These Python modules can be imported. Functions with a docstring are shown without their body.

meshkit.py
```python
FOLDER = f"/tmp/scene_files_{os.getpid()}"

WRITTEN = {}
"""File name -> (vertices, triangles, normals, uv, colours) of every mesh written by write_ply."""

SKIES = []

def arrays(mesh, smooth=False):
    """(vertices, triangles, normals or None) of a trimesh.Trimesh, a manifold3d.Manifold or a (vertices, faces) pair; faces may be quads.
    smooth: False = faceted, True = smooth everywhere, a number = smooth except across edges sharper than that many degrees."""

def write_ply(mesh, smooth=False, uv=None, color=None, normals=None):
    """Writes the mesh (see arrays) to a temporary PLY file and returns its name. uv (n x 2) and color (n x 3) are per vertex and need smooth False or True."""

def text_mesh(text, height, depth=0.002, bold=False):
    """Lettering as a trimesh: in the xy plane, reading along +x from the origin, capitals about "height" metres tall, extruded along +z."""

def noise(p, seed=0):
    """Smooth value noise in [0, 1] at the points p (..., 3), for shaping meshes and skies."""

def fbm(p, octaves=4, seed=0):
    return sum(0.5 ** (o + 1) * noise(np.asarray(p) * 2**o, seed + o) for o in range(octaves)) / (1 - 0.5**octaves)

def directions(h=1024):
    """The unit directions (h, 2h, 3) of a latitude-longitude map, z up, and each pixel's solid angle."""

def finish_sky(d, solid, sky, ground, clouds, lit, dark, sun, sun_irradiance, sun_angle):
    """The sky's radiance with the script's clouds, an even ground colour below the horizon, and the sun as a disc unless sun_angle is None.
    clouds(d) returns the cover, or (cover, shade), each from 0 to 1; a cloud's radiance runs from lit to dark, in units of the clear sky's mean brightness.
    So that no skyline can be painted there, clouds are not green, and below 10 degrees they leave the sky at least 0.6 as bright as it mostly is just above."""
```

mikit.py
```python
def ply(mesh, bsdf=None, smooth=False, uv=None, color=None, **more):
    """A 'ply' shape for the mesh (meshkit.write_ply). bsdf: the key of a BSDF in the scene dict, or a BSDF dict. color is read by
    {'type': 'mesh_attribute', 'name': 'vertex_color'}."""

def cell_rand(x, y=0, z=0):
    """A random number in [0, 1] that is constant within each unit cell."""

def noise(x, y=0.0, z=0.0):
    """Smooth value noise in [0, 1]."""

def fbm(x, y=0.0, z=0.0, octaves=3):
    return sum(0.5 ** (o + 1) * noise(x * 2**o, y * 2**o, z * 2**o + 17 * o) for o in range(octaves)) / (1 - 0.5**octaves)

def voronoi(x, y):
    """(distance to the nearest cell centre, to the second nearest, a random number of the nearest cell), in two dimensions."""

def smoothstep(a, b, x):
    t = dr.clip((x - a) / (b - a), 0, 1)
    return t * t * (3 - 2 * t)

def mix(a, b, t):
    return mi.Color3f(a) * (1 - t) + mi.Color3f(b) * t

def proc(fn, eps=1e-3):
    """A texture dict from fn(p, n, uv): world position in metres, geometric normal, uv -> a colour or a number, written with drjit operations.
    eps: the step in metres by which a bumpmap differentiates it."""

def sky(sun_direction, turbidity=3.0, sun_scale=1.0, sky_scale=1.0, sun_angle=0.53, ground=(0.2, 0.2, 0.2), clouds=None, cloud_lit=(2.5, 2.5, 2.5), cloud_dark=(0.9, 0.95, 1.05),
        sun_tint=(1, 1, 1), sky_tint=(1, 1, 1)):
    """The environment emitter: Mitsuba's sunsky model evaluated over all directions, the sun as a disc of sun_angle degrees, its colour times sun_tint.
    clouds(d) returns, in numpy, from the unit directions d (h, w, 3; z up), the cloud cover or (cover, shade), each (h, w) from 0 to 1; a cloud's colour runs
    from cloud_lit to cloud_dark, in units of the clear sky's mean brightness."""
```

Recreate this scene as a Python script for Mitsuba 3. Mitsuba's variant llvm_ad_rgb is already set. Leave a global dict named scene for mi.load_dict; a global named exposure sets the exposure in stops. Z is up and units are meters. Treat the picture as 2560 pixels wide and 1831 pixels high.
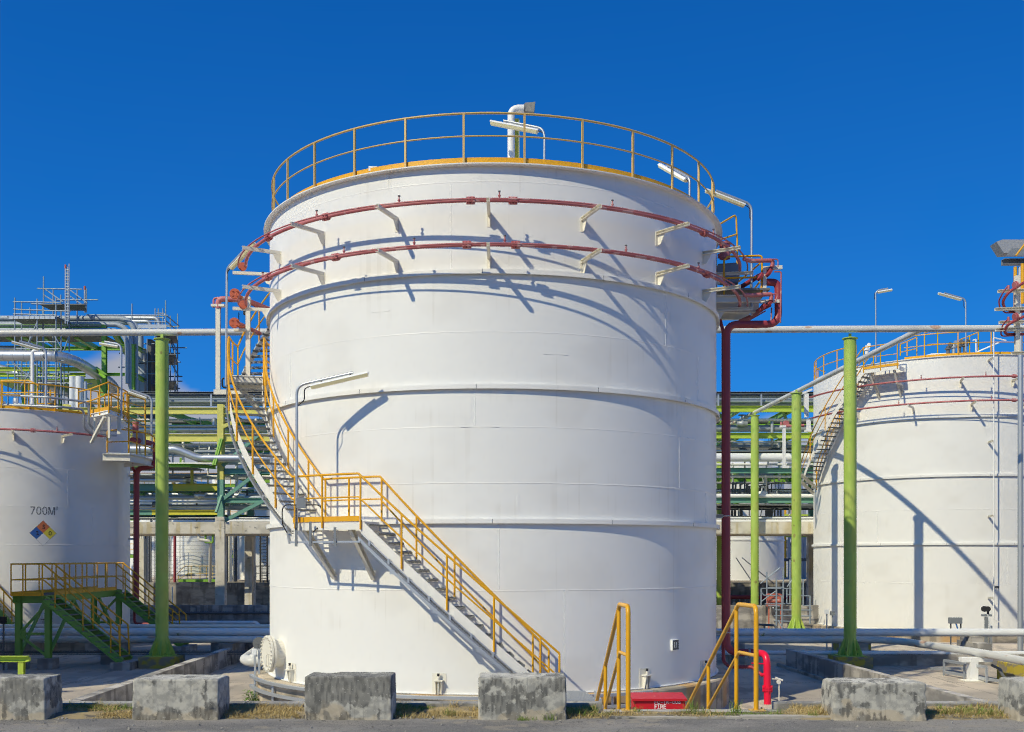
import math, random
import numpy as np
import drjit as dr
import mitsuba as mi
import mikit, meshkit
from mikit import noise, fbm, smoothstep, mix

# ------------------------------------------------------------------ camera, sky, exposure
T = mi.ScalarTransform4f
EYE, F, CX, HY, IW, IH = 1.65, 2664.0, 1280.0, 1395.0, 2560.0, 1831.0   # eye height (m); focal length and horizon measured on the photograph
SUN = (-0.91, -1.0, 1.13)
exposure = 1.47
scene, labels = {}, {}
scene['camera'] = {'type': 'perspective', 'fov': math.degrees(2 * math.atan(IW / 2 / F)), 'fov_axis': 'x', 'near_clip': 0.05, 'far_clip': 3000.0,
                   'principal_point_offset_x': 0.0, 'principal_point_offset_y': -(HY - IH / 2) / IH,
                   'to_world': T().look_at(origin=[0, 0, EYE], target=[0, 10, EYE], up=[0, 0, 1])}


def sky_clouds(d):
    az = np.degrees(np.arctan2(d[..., 0], d[..., 1]))
    el = np.degrees(np.arcsin(np.clip(d[..., 2], -1, 1)))
    n = meshkit.fbm(np.stack([az * 0.22, el * 0.42, az * 0 + 3.1], -1), 5, 7)
    top = 6.4 + 3.4 * np.exp(-((az + 21) / 3.8) ** 2) + 2.5 * (meshkit.fbm(np.stack([az * 0.07, az * 0, az * 0], -1), 2, 3) - 0.5)
    cover = np.clip((top - el + 7.0 * (n - 0.5)) / 1.0, 0, 1) * (el > -2)
    veil = 0.09 * np.exp(-np.clip(el, 0, 90) / 9.0) * (0.75 + 0.5 * meshkit.fbm(np.stack([az * 0.05, el * 0.1, az * 0], -1), 3, 2))      # thin high haze low over the horizon
    return np.maximum(cover * 0.88, veil), np.clip((0.60 - n) * 2.0, 0, 0.8)


scene['sky'] = mikit.sky(SUN, turbidity=3.2, sky_scale=0.46, sky_tint=(0.06, 1.22, 2.75), sun_tint=(0.93, 1.04, 1.04), ground=(0.25, 0.24, 0.22),
                         clouds=sky_clouds, cloud_lit=(2.2, 2.2, 2.3), cloud_dark=(1.35, 1.5, 1.8))


# ------------------------------------------------------------------ materials
def mat(name, color, rough=0.5, metallic=0.0, spec=0.5, coat=0.0, bump=None, bump_scale=1.0):
    if callable(color):
        col = mikit.proc(color)
    else:
        col = {'type': 'rgb', 'value': list(color)}
    b = {'type': 'principled', 'base_color': col, 'roughness': rough, 'metallic': metallic, 'specular': spec}
    if coat:
        b['clearcoat'] = coat
        b['clearcoat_gloss'] = 0.8
    if bump is not None:
        b = {'type': 'bumpmap', 'arbitrary': mikit.proc(bump, 2e-3), 'scale': bump_scale, 'bsdf': b}
    scene[name] = {'type': 'twosided', 'bsdf': b}


def c_tank(p, n, uv):
    a = dr.atan2(p.x + 0.54, 31.7 - p.y)
    streak = noise(a * 90.0 + p.y * 0.3, p.z * 0.35, p.x * 0.02)
    blotch = fbm(p.x * 0.7, p.y * 0.7, p.z * 0.9, 3)
    fine = noise(p.x * 9, p.y * 9, p.z * 4)
    c = mix((0.765, 0.76, 0.73), (0.725, 0.715, 0.68), smoothstep(0.5, 0.75, blotch))
    c = mix(c, (0.62, 0.60, 0.55), 0.40 * smoothstep(0.70, 0.9, streak) * smoothstep(0.45, 0.7, blotch))
    c = mix(c, (0.71, 0.695, 0.66), 0.20 * smoothstep(0.7, 0.95, fine))
    drip = smoothstep(0.86, 0.93, noise(a * 26.0, 2.2, 7.7)) * smoothstep(0.45, 0.62, fbm(a * 220.0, p.z * 1.3, 5.0, 3))
    return mix(c, (0.42, 0.41, 0.385), 0.55 * drip * smoothstep(-0.2, 0.0, p.z - 9.6 - 1.2 * noise(a * 60.0, 1.0, 1.0)))


def c_concrete(p, n, uv):
    s = noise(p.x * 9 + p.y * 9, p.z * 1.2, p.y * 2)
    m = fbm(p.x * 2.2, p.y * 2.2, p.z * 2.2, 4)
    c = mix((0.36, 0.335, 0.29), (0.22, 0.205, 0.18), smoothstep(0.4, 0.7, m))
    c = mix(c, (0.10, 0.10, 0.095), 0.75 * smoothstep(0.5, 0.75, s) * smoothstep(0.35, 0.6, m))
    return mix(c, (0.42, 0.39, 0.34), 0.5 * smoothstep(0.62, 0.8, noise(p.x * 30, p.y * 30, p.z * 12)))


def c_rackconc(p, n, uv):
    m = fbm(p.x * 1.6, p.y * 1.6, p.z * 1.6, 4)
    s = noise(p.x * 6 + p.y * 6, p.z * 0.9, p.y)
    c = mix((0.66, 0.62, 0.53), (0.52, 0.485, 0.40), smoothstep(0.4, 0.65, m))
    c = mix(c, (0.48, 0.38, 0.16), 0.5 * smoothstep(0.62, 0.8, s))
    return mix(c, (0.12, 0.115, 0.10), 0.7 * smoothstep(0.60, 0.75, fbm(p.x * 2.4, p.y * 2.4, p.z * 5 + 3, 4)) * smoothstep(0.45, 0.7, noise(p.x * 9, p.y * 9, p.z * 1.4)))


def c_block(p, n, uv):
    f = fbm(p.x * 15, p.y * 15, p.z * 13, 5)
    w = fbm(p.x * 4.2 + 5, p.y * 4, p.z * 5.2, 5)
    s = noise(p.x * 45, p.y * 45, p.z * 2.4)
    s2 = noise(p.x * 17, p.y * 17, p.z * 1.5)
    k = dr.floor((p.x + 5.74) / 1.767)                       # which block of the row
    c = mix((0.47, 0.45, 0.39), (0.31, 0.30, 0.265), smoothstep(0.35, 0.65, f))
    c = mix(c, (0.25, 0.245, 0.225), 0.5 * smoothstep(0.5, 0.75, s))
    c = mix(c, (0.47, 0.385, 0.26), 0.6 * smoothstep(0.0, 0.04, 0.44 * fbm(p.x * 5, p.y * 5, p.z * 5 + 9, 5) - 0.11 - p.z))
    # mould: a crust with a ragged lower border on the first and third block, a band on the fourth, foot and top growth on the second
    rag = 0.30 * (fbm(p.x * 6, p.y * 6, 3.0 + k, 5) - 0.5) + 0.16 * (f - 0.5) + 0.08 * (s - 0.5)
    crust = dr.select(dr.abs(k - 2) < 0.5, smoothstep(-0.02, 0.02, p.z - 0.17 + rag), dr.select(dr.abs(k) < 0.5, smoothstep(-0.02, 0.02, p.z - 0.16 + rag) * smoothstep(0.40, 0.52, w * 0.6 + f * 0.2 + s2 * 0.2), 0.0))
    band = dr.select(dr.abs(k - 3) < 0.5, smoothstep(-0.01, 0.03, 0.055 - dr.abs(p.z - 0.30 + rag)), 0.0)
    foot = dr.select(dr.abs(k - 1) < 0.5, smoothstep(-0.02, 0.03, 0.10 - p.z + 1.2 * rag), 0.0)
    m = w * 0.62 + f * 0.30 + 0.16 * (s2 - 0.5) + 0.12 * (s - 0.5) + 0.05
    dark = dr.maximum(smoothstep(0.53, 0.60, m), dr.maximum(crust * smoothstep(0.30, 0.40, m), dr.maximum(band, foot * smoothstep(0.36, 0.44, m))))
    c = mix(c, mix((0.055, 0.055, 0.053), (0.17, 0.165, 0.15), smoothstep(0.3, 0.7, noise(p.x * 60, p.y * 60, p.z * 9))), dark * 0.70)
    spots = smoothstep(0.80, 0.88, noise(p.x * 90, p.y * 90, p.z * 70))
    return mix(c, (0.55, 0.53, 0.48), 0.4 * spots)


def b_block(p, n, uv):
    return 0.5 * fbm(p.x * 14, p.y * 14, p.z * 14, 4) + 0.25 * noise(p.x * 60, p.y * 60, p.z * 60)


def c_wallfront(p, n, uv):
    s = noise(p.x * 42, p.y * 10, p.z * 3.0)
    m = fbm(p.x * 3, p.y * 3, p.z * 6, 3)
    c = mix((0.31, 0.30, 0.275), (0.18, 0.175, 0.165), smoothstep(0.35, 0.7, m))
    c = mix(c, (0.40, 0.38, 0.34), 0.6 * smoothstep(0.66, 0.85, s))
    return mix(c, (0.10, 0.10, 0.095), 0.5 * smoothstep(0.66, 0.85, noise(p.x * 31 + 9, p.y * 12, p.z * 2.0)))


def c_bund(p, n, uv):
    s = noise(p.x * 5 + p.y * 6.5, p.y * 2, p.z * 0.8)
    m = fbm(p.x * 1.3, p.y * 1.3, p.z * 2.5, 4)
    c = mix((0.42, 0.395, 0.36), (0.22, 0.21, 0.20), smoothstep(0.35, 0.62, m))
    c = mix(c, (0.12, 0.115, 0.11), 0.6 * smoothstep(0.5, 0.7, s))
    return mix(c, (0.48, 0.46, 0.40), 0.7 * smoothstep(0.70, 0.84, s) * smoothstep(0.5, 0.7, m))


def c_floor(p, n, uv):
    m = fbm(p.x * 0.35, p.y * 0.35, 0, 4)
    f = fbm(p.x * 2.5, p.y * 1.0, 0, 4)
    c = mix((0.43, 0.37, 0.30), (0.30, 0.265, 0.225), smoothstep(0.38, 0.66, m))
    c = mix(c, (0.20, 0.18, 0.16), 0.55 * smoothstep(0.52, 0.75, f))
    jx = dr.abs(p.x / 4.1 - dr.floor(p.x / 4.1) - 0.5)
    jy = dr.abs(p.y / 4.1 - dr.floor(p.y / 4.1) - 0.5)
    return mix(c, (0.12, 0.11, 0.10), 0.7 * smoothstep(0.006, 0.002, dr.minimum(jx, jy)))


def c_road(p, n, uv):
    g = noise(p.x * 170, p.y * 170, 0)
    g2 = noise(p.x * 60, p.y * 60, 2)
    m = fbm(p.x * 1.1, p.y * 2.2, 0, 4)
    c = mix((0.215, 0.20, 0.18), (0.145, 0.138, 0.128), smoothstep(0.35, 0.68, m))
    c = mix(c, (0.33, 0.31, 0.28), 0.5 * smoothstep(0.70, 0.9, g))
    c = mix(c, (0.07, 0.068, 0.064), 0.55 * smoothstep(0.68, 0.9, g2))
    v = mikit.voronoi(p.x * 1.1 + 0.5 * fbm(p.x * 4, p.y * 4, 1.0, 3), p.y * 1.6 + 0.5 * fbm(p.x * 4, p.y * 4, 6.0, 3))
    c = mix(c, (0.06, 0.058, 0.055), 0.6 * smoothstep(0.022, 0.006, v[1] - v[0]) * smoothstep(0.4, 0.6, noise(p.x * 1.7, p.y * 1.7, 3)))
    return mix(c, (0.27, 0.235, 0.18), 0.6 * smoothstep(0.55, 0.68, fbm(p.x * 9, p.y * 9, 2, 4)) * smoothstep(0.50, 0.62, fbm(p.x * 1.5, p.y * 3.0, 8, 3)))


def c_soil(p, n, uv):
    m = fbm(p.x * 5, p.y * 9, 0, 4)
    g = noise(p.x * 55, p.y * 55, 0)
    c = mix((0.33, 0.26, 0.15), (0.24, 0.195, 0.125), smoothstep(0.4, 0.62, m))
    c = mix(c, (0.14, 0.125, 0.10), smoothstep(0.62, 0.72, fbm(p.x * 2.3, p.y * 5, 4, 3)))
    return mix(c, (0.36, 0.27, 0.12), 0.6 * smoothstep(0.6, 0.9, g))


def c_green(p, n, uv):
    m = fbm(p.x * 2.5, p.y * 2.5, p.z * 0.8, 3)
    c = mix((0.33, 0.47, 0.075), (0.38, 0.52, 0.11), smoothstep(0.35, 0.65, m))
    c = mix(c, (0.40, 0.47, 0.10), 0.6 * smoothstep(0.58, 0.68, noise(p.x * 2, p.y * 2, p.z * 1.3)))
    c = mix(c, (0.22, 0.15, 0.06), 0.7 * smoothstep(0.80, 0.86, noise(p.x * 7, p.y * 7, p.z * 4)) * smoothstep(0.5, 0.65, fbm(p.x * 2, p.y * 2, p.z * 0.5 + 4, 3)))
    return mix(c, (0.25, 0.40, 0.065), 0.35 * smoothstep(0.62, 0.8, noise(p.x * 4, p.y * 4, p.z * 3)))


def c_pipewhite(p, n, uv):
    m = fbm(p.x * 0.8, p.y * 0.8, p.z * 3, 3)
    c = mix((0.60, 0.60, 0.57), (0.50, 0.50, 0.475), smoothstep(0.4, 0.65, m))
    return mix(c, (0.45, 0.22, 0.09), 0.7 * smoothstep(0.80, 0.86, noise(p.x * 2.1, p.y * 2.1, p.z * 5)))


def c_redpipe(p, n, uv):
    m = fbm(p.x * 2, p.y * 2, p.z * 3, 3)
    c = mix((0.42, 0.115, 0.12), (0.50, 0.17, 0.17), smoothstep(0.4, 0.7, m))
    return mix(c, (0.62, 0.40, 0.38), 0.6 * smoothstep(0.74, 0.84, noise(p.x * 6, p.y * 6, p.z * 6)))


def c_clad(p, n, uv):
    m = noise(p.x * 1.6, p.y * 1.6, p.z * 1.6)
    return mix((0.72, 0.74, 0.76), (0.58, 0.60, 0.62), m)


def c_ring_base(p, n, uv):
    s = noise(p.x * 5 + p.y * 5, p.y * 3, p.z * 1.0)
    c = mix((0.42, 0.36, 0.28), (0.27, 0.24, 0.19), smoothstep(0.4, 0.65, fbm(p.x * 2, p.y * 2, p.z * 3, 3)))
    c = mix(c, (0.46, 0.27, 0.10), 0.7 * smoothstep(0.55, 0.75, noise(p.x * 1.1, p.y * 1.1, 0)))
    return mix(c, (0.09, 0.085, 0.08), 0.5 * smoothstep(0.62, 0.8, s))


def c_yfoot(p, n, uv):
    m = fbm(p.x * 5, p.y * 5, p.z * 5, 3)
    return mix((0.42, 0.33, 0.05), (0.24, 0.21, 0.15), smoothstep(0.40, 0.58, m))


mat('m_tank', c_tank, 0.42, spec=0.4)
mat('m_cream', (0.70, 0.67, 0.58), 0.5)
mat('m_white', (0.78, 0.78, 0.76), 0.4)
mat('m_stair', (0.74, 0.72, 0.66), 0.45)
mat('m_yellow', (0.72, 0.36, 0.012), 0.35)
mat('m_tan', (0.56, 0.38, 0.13), 0.45)
mat('m_red', c_redpipe, 0.5)
mat('m_maroon', (0.30, 0.045, 0.055), 0.45)
mat('m_orange_red', (0.50, 0.12, 0.06), 0.5)
mat('m_bright_red', (0.78, 0.010, 0.05), 0.3)
mat('m_cabinet_red', (0.52, 0.012, 0.022), 0.35)
mat('m_faded_red', (0.46, 0.12, 0.08), 0.5)
mat('m_green', c_green, 0.42)
mat('m_stair_green', (0.19, 0.37, 0.07), 0.45)
mat('m_lime', (0.40, 0.52, 0.06), 0.45)
mat('m_yellow_green', (0.62, 0.58, 0.14), 0.45)
mat('m_mustard', (0.58, 0.54, 0.06), 0.45)
mat('m_teal', (0.15, 0.33, 0.25), 0.45)
mat('m_pipe_dark', (0.32, 0.37, 0.42), 0.45)
mat('m_frame_green', (0.20, 0.40, 0.05), 0.45)
mat('m_galv', (0.50, 0.53, 0.56), 0.42, metallic=0.6)
mat('m_scaffold', (0.30, 0.36, 0.42), 0.5, metallic=0.4)
mat('m_clad', c_clad, 0.38, metallic=0.8)
mat('m_clad_dull', (0.42, 0.45, 0.48), 0.5, metallic=0.5)
mat('m_pipe', c_pipewhite, 0.4)
mat('m_pipe_grey', (0.70, 0.72, 0.73), 0.4)
mat('m_steel_dark', (0.11, 0.115, 0.12), 0.55)
mat('m_grating', (0.20, 0.20, 0.19), 0.55, metallic=0.3)
mat('m_lamp_grey', (0.30, 0.31, 0.33), 0.45)
mat('m_black', (0.02, 0.02, 0.022), 0.5)
mat('m_grey_box', (0.20, 0.22, 0.24), 0.5)
mat('m_concrete', c_concrete, 0.85, spec=0.2)
mat('m_rack_concrete', c_rackconc, 0.85, spec=0.2)
mat('m_block', c_block, 0.9, spec=0.15, bump=b_block, bump_scale=0.005)
mat('m_wall_front', c_wallfront, 0.9, spec=0.15)
mat('m_bund', c_bund, 0.9, spec=0.15)
mat('m_floor', c_floor, 0.8, spec=0.25)
mat('m_road', c_road, 0.85, spec=0.25)
mat('m_soil', c_soil, 0.95, spec=0.1)
mat('m_ring_base', c_ring_base, 0.9, spec=0.15)
mat('m_yfoot', c_yfoot, 0.85, spec=0.2)
mat('m_diffuser', (0.66, 0.60, 0.36), 0.35)
mat('m_sign_red', (0.55, 0.16, 0.06), 0.45)
mat('m_sign_blue', (0.03, 0.11, 0.36), 0.45)
mat('m_sign_yellow', (0.72, 0.60, 0.06), 0.45)
mat('m_sign_white', (0.72, 0.72, 0.70), 0.45)
mat('m_dry_grass', (0.47, 0.36, 0.16), 0.8, spec=0.15)
mat('m_green_grass', (0.17, 0.25, 0.045), 0.7, spec=0.2)
mat('m_leaf', (0.09, 0.19, 0.02), 0.55, spec=0.3)
mat('m_blue', (0.03, 0.16, 0.45), 0.4)

# ------------------------------------------------------------------ mesh helpers
V3 = lambda *a: np.array(a, float)
BOXF = np.array([[0, 1, 3, 2], [4, 6, 7, 5], [0, 4, 5, 1], [2, 3, 7, 6], [0, 2, 6, 4], [1, 5, 7, 3]])


def at(px, py, Y):
    """A point read off the photograph (pixels of 2560 x 1831) at the distance Y that was worked out for it, in metres."""
    return np.array([(px - CX) * Y / F, Y, EYE - (py - HY) * Y / F])


def unit(v):
    v = np.asarray(v, float)
    return v / max(np.linalg.norm(v), 1e-12)


def pol(c, R, deg, z):
    a = math.radians(deg)
    return np.array([c[0] + R * math.sin(a), c[1] - R * math.cos(a), z])


class M:
    def __init__(s):
        s.v, s.f, s.n = [], [], 0

    def add(s, v, f):
        v, f = np.asarray(v, float), np.asarray(f, int)
        if f.shape[1] == 4:
            f = np.vstack([f[:, [0, 1, 2]], f[:, [0, 2, 3]]])
        s.v.append(v); s.f.append(f + s.n); s.n += len(v)
        return s

    def hexa(s, c8):
        """Eight corners in the order of a box (x slowest, z fastest), each face with vertices of its own."""
        c8 = np.asarray(c8, float)
        return s.add(c8[BOXF.ravel()], np.arange(24).reshape(6, 4))

    def box(s, x0, x1, y0, y1, z0, z1):
        return s.hexa([[x, y, z] for x in (x0, x1) for y in (y0, y1) for z in (z0, z1)])

    def obox(s, c, u, v, w, hu, hv, hw):
        c, u, v, w = (np.asarray(t, float) for t in (c, u, v, w))
        return s.hexa([c + a * hu * u + b * hv * v + d * hw * w for a in (-1, 1) for b in (-1, 1) for d in (-1, 1)])

    def bar(s, p, q, w, h=None, up=(0, 0, 1), off=(0, 0)):
        p, q = np.asarray(p, float), np.asarray(q, float)
        d = unit(q - p)
        if abs(np.dot(d, up)) > 0.98:
            up = (0, 1, 0)
        x = unit(np.cross(d, up)); y = np.cross(x, d)
        c = (p + q) / 2 + x * off[0] + y * off[1]
        return s.obox(c, d, x, y, np.linalg.norm(q - p) / 2, w / 2, (h or w) / 2)

    def ibeam(s, p, q, w, h, t=None, up=(0, 0, 1)):
        t = t or max(0.012, 0.06 * h)
        s.bar(p, q, t, h - 2 * t, up)
        s.bar(p, q, w, t, up, (0, h / 2 - t / 2))
        return s.bar(p, q, w, t, up, (0, -h / 2 + t / 2))

    def channel(s, p, q, w, h, t=None, up=(0, 0, 1)):
        t = t or max(0.01, 0.07 * h)
        s.bar(p, q, t, h, up, (-w / 2, 0))
        s.bar(p, q, w, t, up, (t, h / 2 - t / 2))
        return s.bar(p, q, w, t, up, (t, -h / 2 + t / 2))

    def tube(s, pts, r, n=8, closed=False, caps=True):
        pts = np.asarray(pts, float)
        k = len(pts)
        r = np.broadcast_to(np.asarray(r, float), (k,))
        if closed:
            d = np.roll(pts, -1, 0) - np.roll(pts, 1, 0)
        else:
            d = np.gradient(pts, axis=0) if k > 2 else np.repeat((pts[1:] - pts[:1]), 2, 0)
        d = d / np.maximum(np.linalg.norm(d, axis=1, keepdims=True), 1e-12)
        x = np.cross(d[0], [0, 0, 1] if abs(d[0][2]) < 0.9 else [0, 1, 0]); x = unit(x)
        a = np.arange(n) * 2 * np.pi / n + np.pi / n
        rings = []
        for i in range(k):
            x = unit(x - d[i] * np.dot(x, d[i])); y = np.cross(d[i], x)
            stretch = 1.0
            if 0 < i < k - 1 or closed:
                seg = unit(pts[(i + 1) % k] - pts[i])
                stretch = 1 / max(abs(np.dot(seg, d[i])), 0.6)
            rings.append(pts[i] + r[i] * stretch ** 0.5 * (np.cos(a)[:, None] * x + np.sin(a)[:, None] * y))
        v = np.vstack(rings)
        m = k if closed else k - 1
        i, j = np.meshgrid(np.arange(m), np.arange(n), indexing='ij')
        i2, j2 = (i + 1) % k, (j + 1) % n
        s.add(v, np.stack([i * n + j, i * n + j2, i2 * n + j2, i2 * n + j], -1).reshape(-1, 4))
        if caps and not closed:
            for e, rv in ((0, False), (k - 1, True)):
                c = np.vstack([rings[e], pts[e][None]])
                q = np.stack([np.arange(n), (np.arange(n) + 1) % n, np.full(n, n)], -1)
                s.add(c, q if rv else q[:, ::-1])
        return s

    def cyl(s, p, q, r, n=12):
        return s.tube([p, q], r, n)

    def bend(s, pts, r, rad=0.2, n=8, seg=5):
        return s.tube(fillet(pts, rad, seg), r, n)

    def arc(s, c, R, z, a0, a1, r, n=6, step=3.0):
        k = max(2, int(abs(a1 - a0) / step) + 1)
        full = abs(a1 - a0) >= 359.9
        if full:
            return s.tube([pol(c, R, a, z) for a in np.linspace(a0, a1, k)[:-1]], r, n, closed=True)
        return s.tube([pol(c, R, a, z) for a in np.linspace(a0, a1, k)], r, n)

    def lathe(s, c, prof, a0=0.0, a1=360.0, step=3.0, closed=True):
        """Profile [(radius, z)] turned about the upright axis through c: smooth around, hard along the profile."""
        k = max(3, int(abs(a1 - a0) / step) + 1)
        a = np.radians(np.linspace(a0, a1, k))
        P = list(prof) + ([prof[0]] if closed else [])
        for (r0, z0), (r1, z1) in zip(P[:-1], P[1:]):
            v = []
            for r, z in ((r0, z0), (r1, z1)):
                v.append(np.stack([c[0] + r * np.sin(a), c[1] - r * np.cos(a), np.full(k, z)], -1))
            i = np.arange(k - 1)
            s.add(np.vstack(v), np.stack([i, i + 1, i + 1 + k, i + k], -1))
        if closed and abs(a1 - a0) < 359.9:
            for t in (a[0], a[-1]):
                q = np.array([[c[0] + r * math.sin(t), c[1] - r * math.cos(t), z] for r, z in prof])
                s.add(q, [[0, i, i + 1] for i in range(1, len(q) - 1)])
        return s

    def disc(s, c, axis, r, t, n=16):
        c, axis = np.asarray(c, float), unit(axis)
        return s.tube([c - axis * t / 2, c + axis * t / 2], r, n)

    def prism(s, poly, d):
        """Convex polygon (3-D points) pushed along d."""
        a = np.asarray(poly, float); b = a + np.asarray(d, float); n = len(a)
        for q in (a[::-1], b):
            s.add(q, [[0, i, i + 1] for i in range(1, n - 1)])
        for i in range(n):
            j = (i + 1) % n
            s.add([a[i], a[j], b[j], b[i]], [[0, 1, 2, 3]])
        return s

    def get(s):
        return np.vstack(s.v), np.vstack(s.f)


def fillet(pts, rad=0.2, seg=5):
    pts = [np.asarray(p, float) for p in pts]
    out = [pts[0]]
    for a, b, c in zip(pts[:-2], pts[1:-1], pts[2:]):
        u, v = unit(a - b), unit(c - b)
        ang = math.acos(max(-1, min(1, float(np.dot(u, v)))))
        if ang > math.pi - 0.02:
            out.append(b); continue
        t = min(rad / math.tan(ang / 2), 0.49 * np.linalg.norm(a - b), 0.49 * np.linalg.norm(c - b))
        p, q = b + u * t, b + v * t
        for k in range(seg + 1):
            w = k / seg
            out.append((1 - w) ** 2 * p + 2 * w * (1 - w) * b + w * w * q)
    out.append(pts[-1])
    return out


# ------------------------------------------------------------------ scene helpers
used = {}


def numbered(name):
    k = used.get(name, 0); used[name] = k + 1
    return name if k == 0 else f'{name}_{k:03d}'


def thing(name, label, cat, group=None, kind=None):
    key = numbered(name)
    labels[key] = {'label': label, 'category': cat}
    if group: labels[key]['group'] = group
    if kind: labels[key]['kind'] = kind
    return key


def put(key, m, bsdf):
    scene[key] = mikit.ply(m.get() if isinstance(m, M) else m, bsdf, smooth=True)
    return key


def part(parent, name, m, bsdf, label=None):
    key = numbered(f'{parent}__{name}')
    put(key, m, bsdf)
    if label: labels[key] = {'label': label}
    return key


def solo(name, m, bsdf, label, cat, group=None, kind=None):
    return put(thing(name, label, cat, group, kind), m, bsdf)


def struct(name, m, bsdf, label=None):
    key = numbered(name); put(key, m, bsdf)
    labels[key] = {'kind': 'structure', 'label': label or name.replace('_', ' '), 'category': name.replace('_', ' ')}
    return key


rng = random.Random(5)
FLOOR = -2.42
# ================================================================== the setting
g = M(); g.add([[-900, 11.62, FLOOR], [900, 11.62, FLOOR], [900, 1500, FLOOR], [-900, 1500, FLOOR]], [[0, 1, 2, 3]])
struct('ground', g, 'm_floor', 'concrete plant floor lying lower than the road')


def wavy(x, y, amp, seed):
    return y + amp * (meshkit.fbm(np.array([[x * 1.3, seed, 0.0]]), 4, seed)[0] - 0.5)


ROADX = np.concatenate([[-300, -60, -20], np.arange(-9, 9.01, 0.15), [20, 60, 300]])
r = M()
edge = np.array([[x, wavy(x, 10.93, 0.16, 3), 0.0] for x in ROADX]); near = np.array([[x, -80, 0.0] for x in ROADX])
k = len(ROADX); i = np.arange(k - 1)
r.add(np.vstack([near, edge]), np.stack([i, i + 1, i + 1 + k, i + k], -1))
low = edge - [0, 0, 0.12]
r.add(np.vstack([edge, low]), np.stack([i, i + 1, i + 1 + k, i + k], -1))
struct('road', r, 'm_road', 'grey asphalt road along the near edge')

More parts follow.
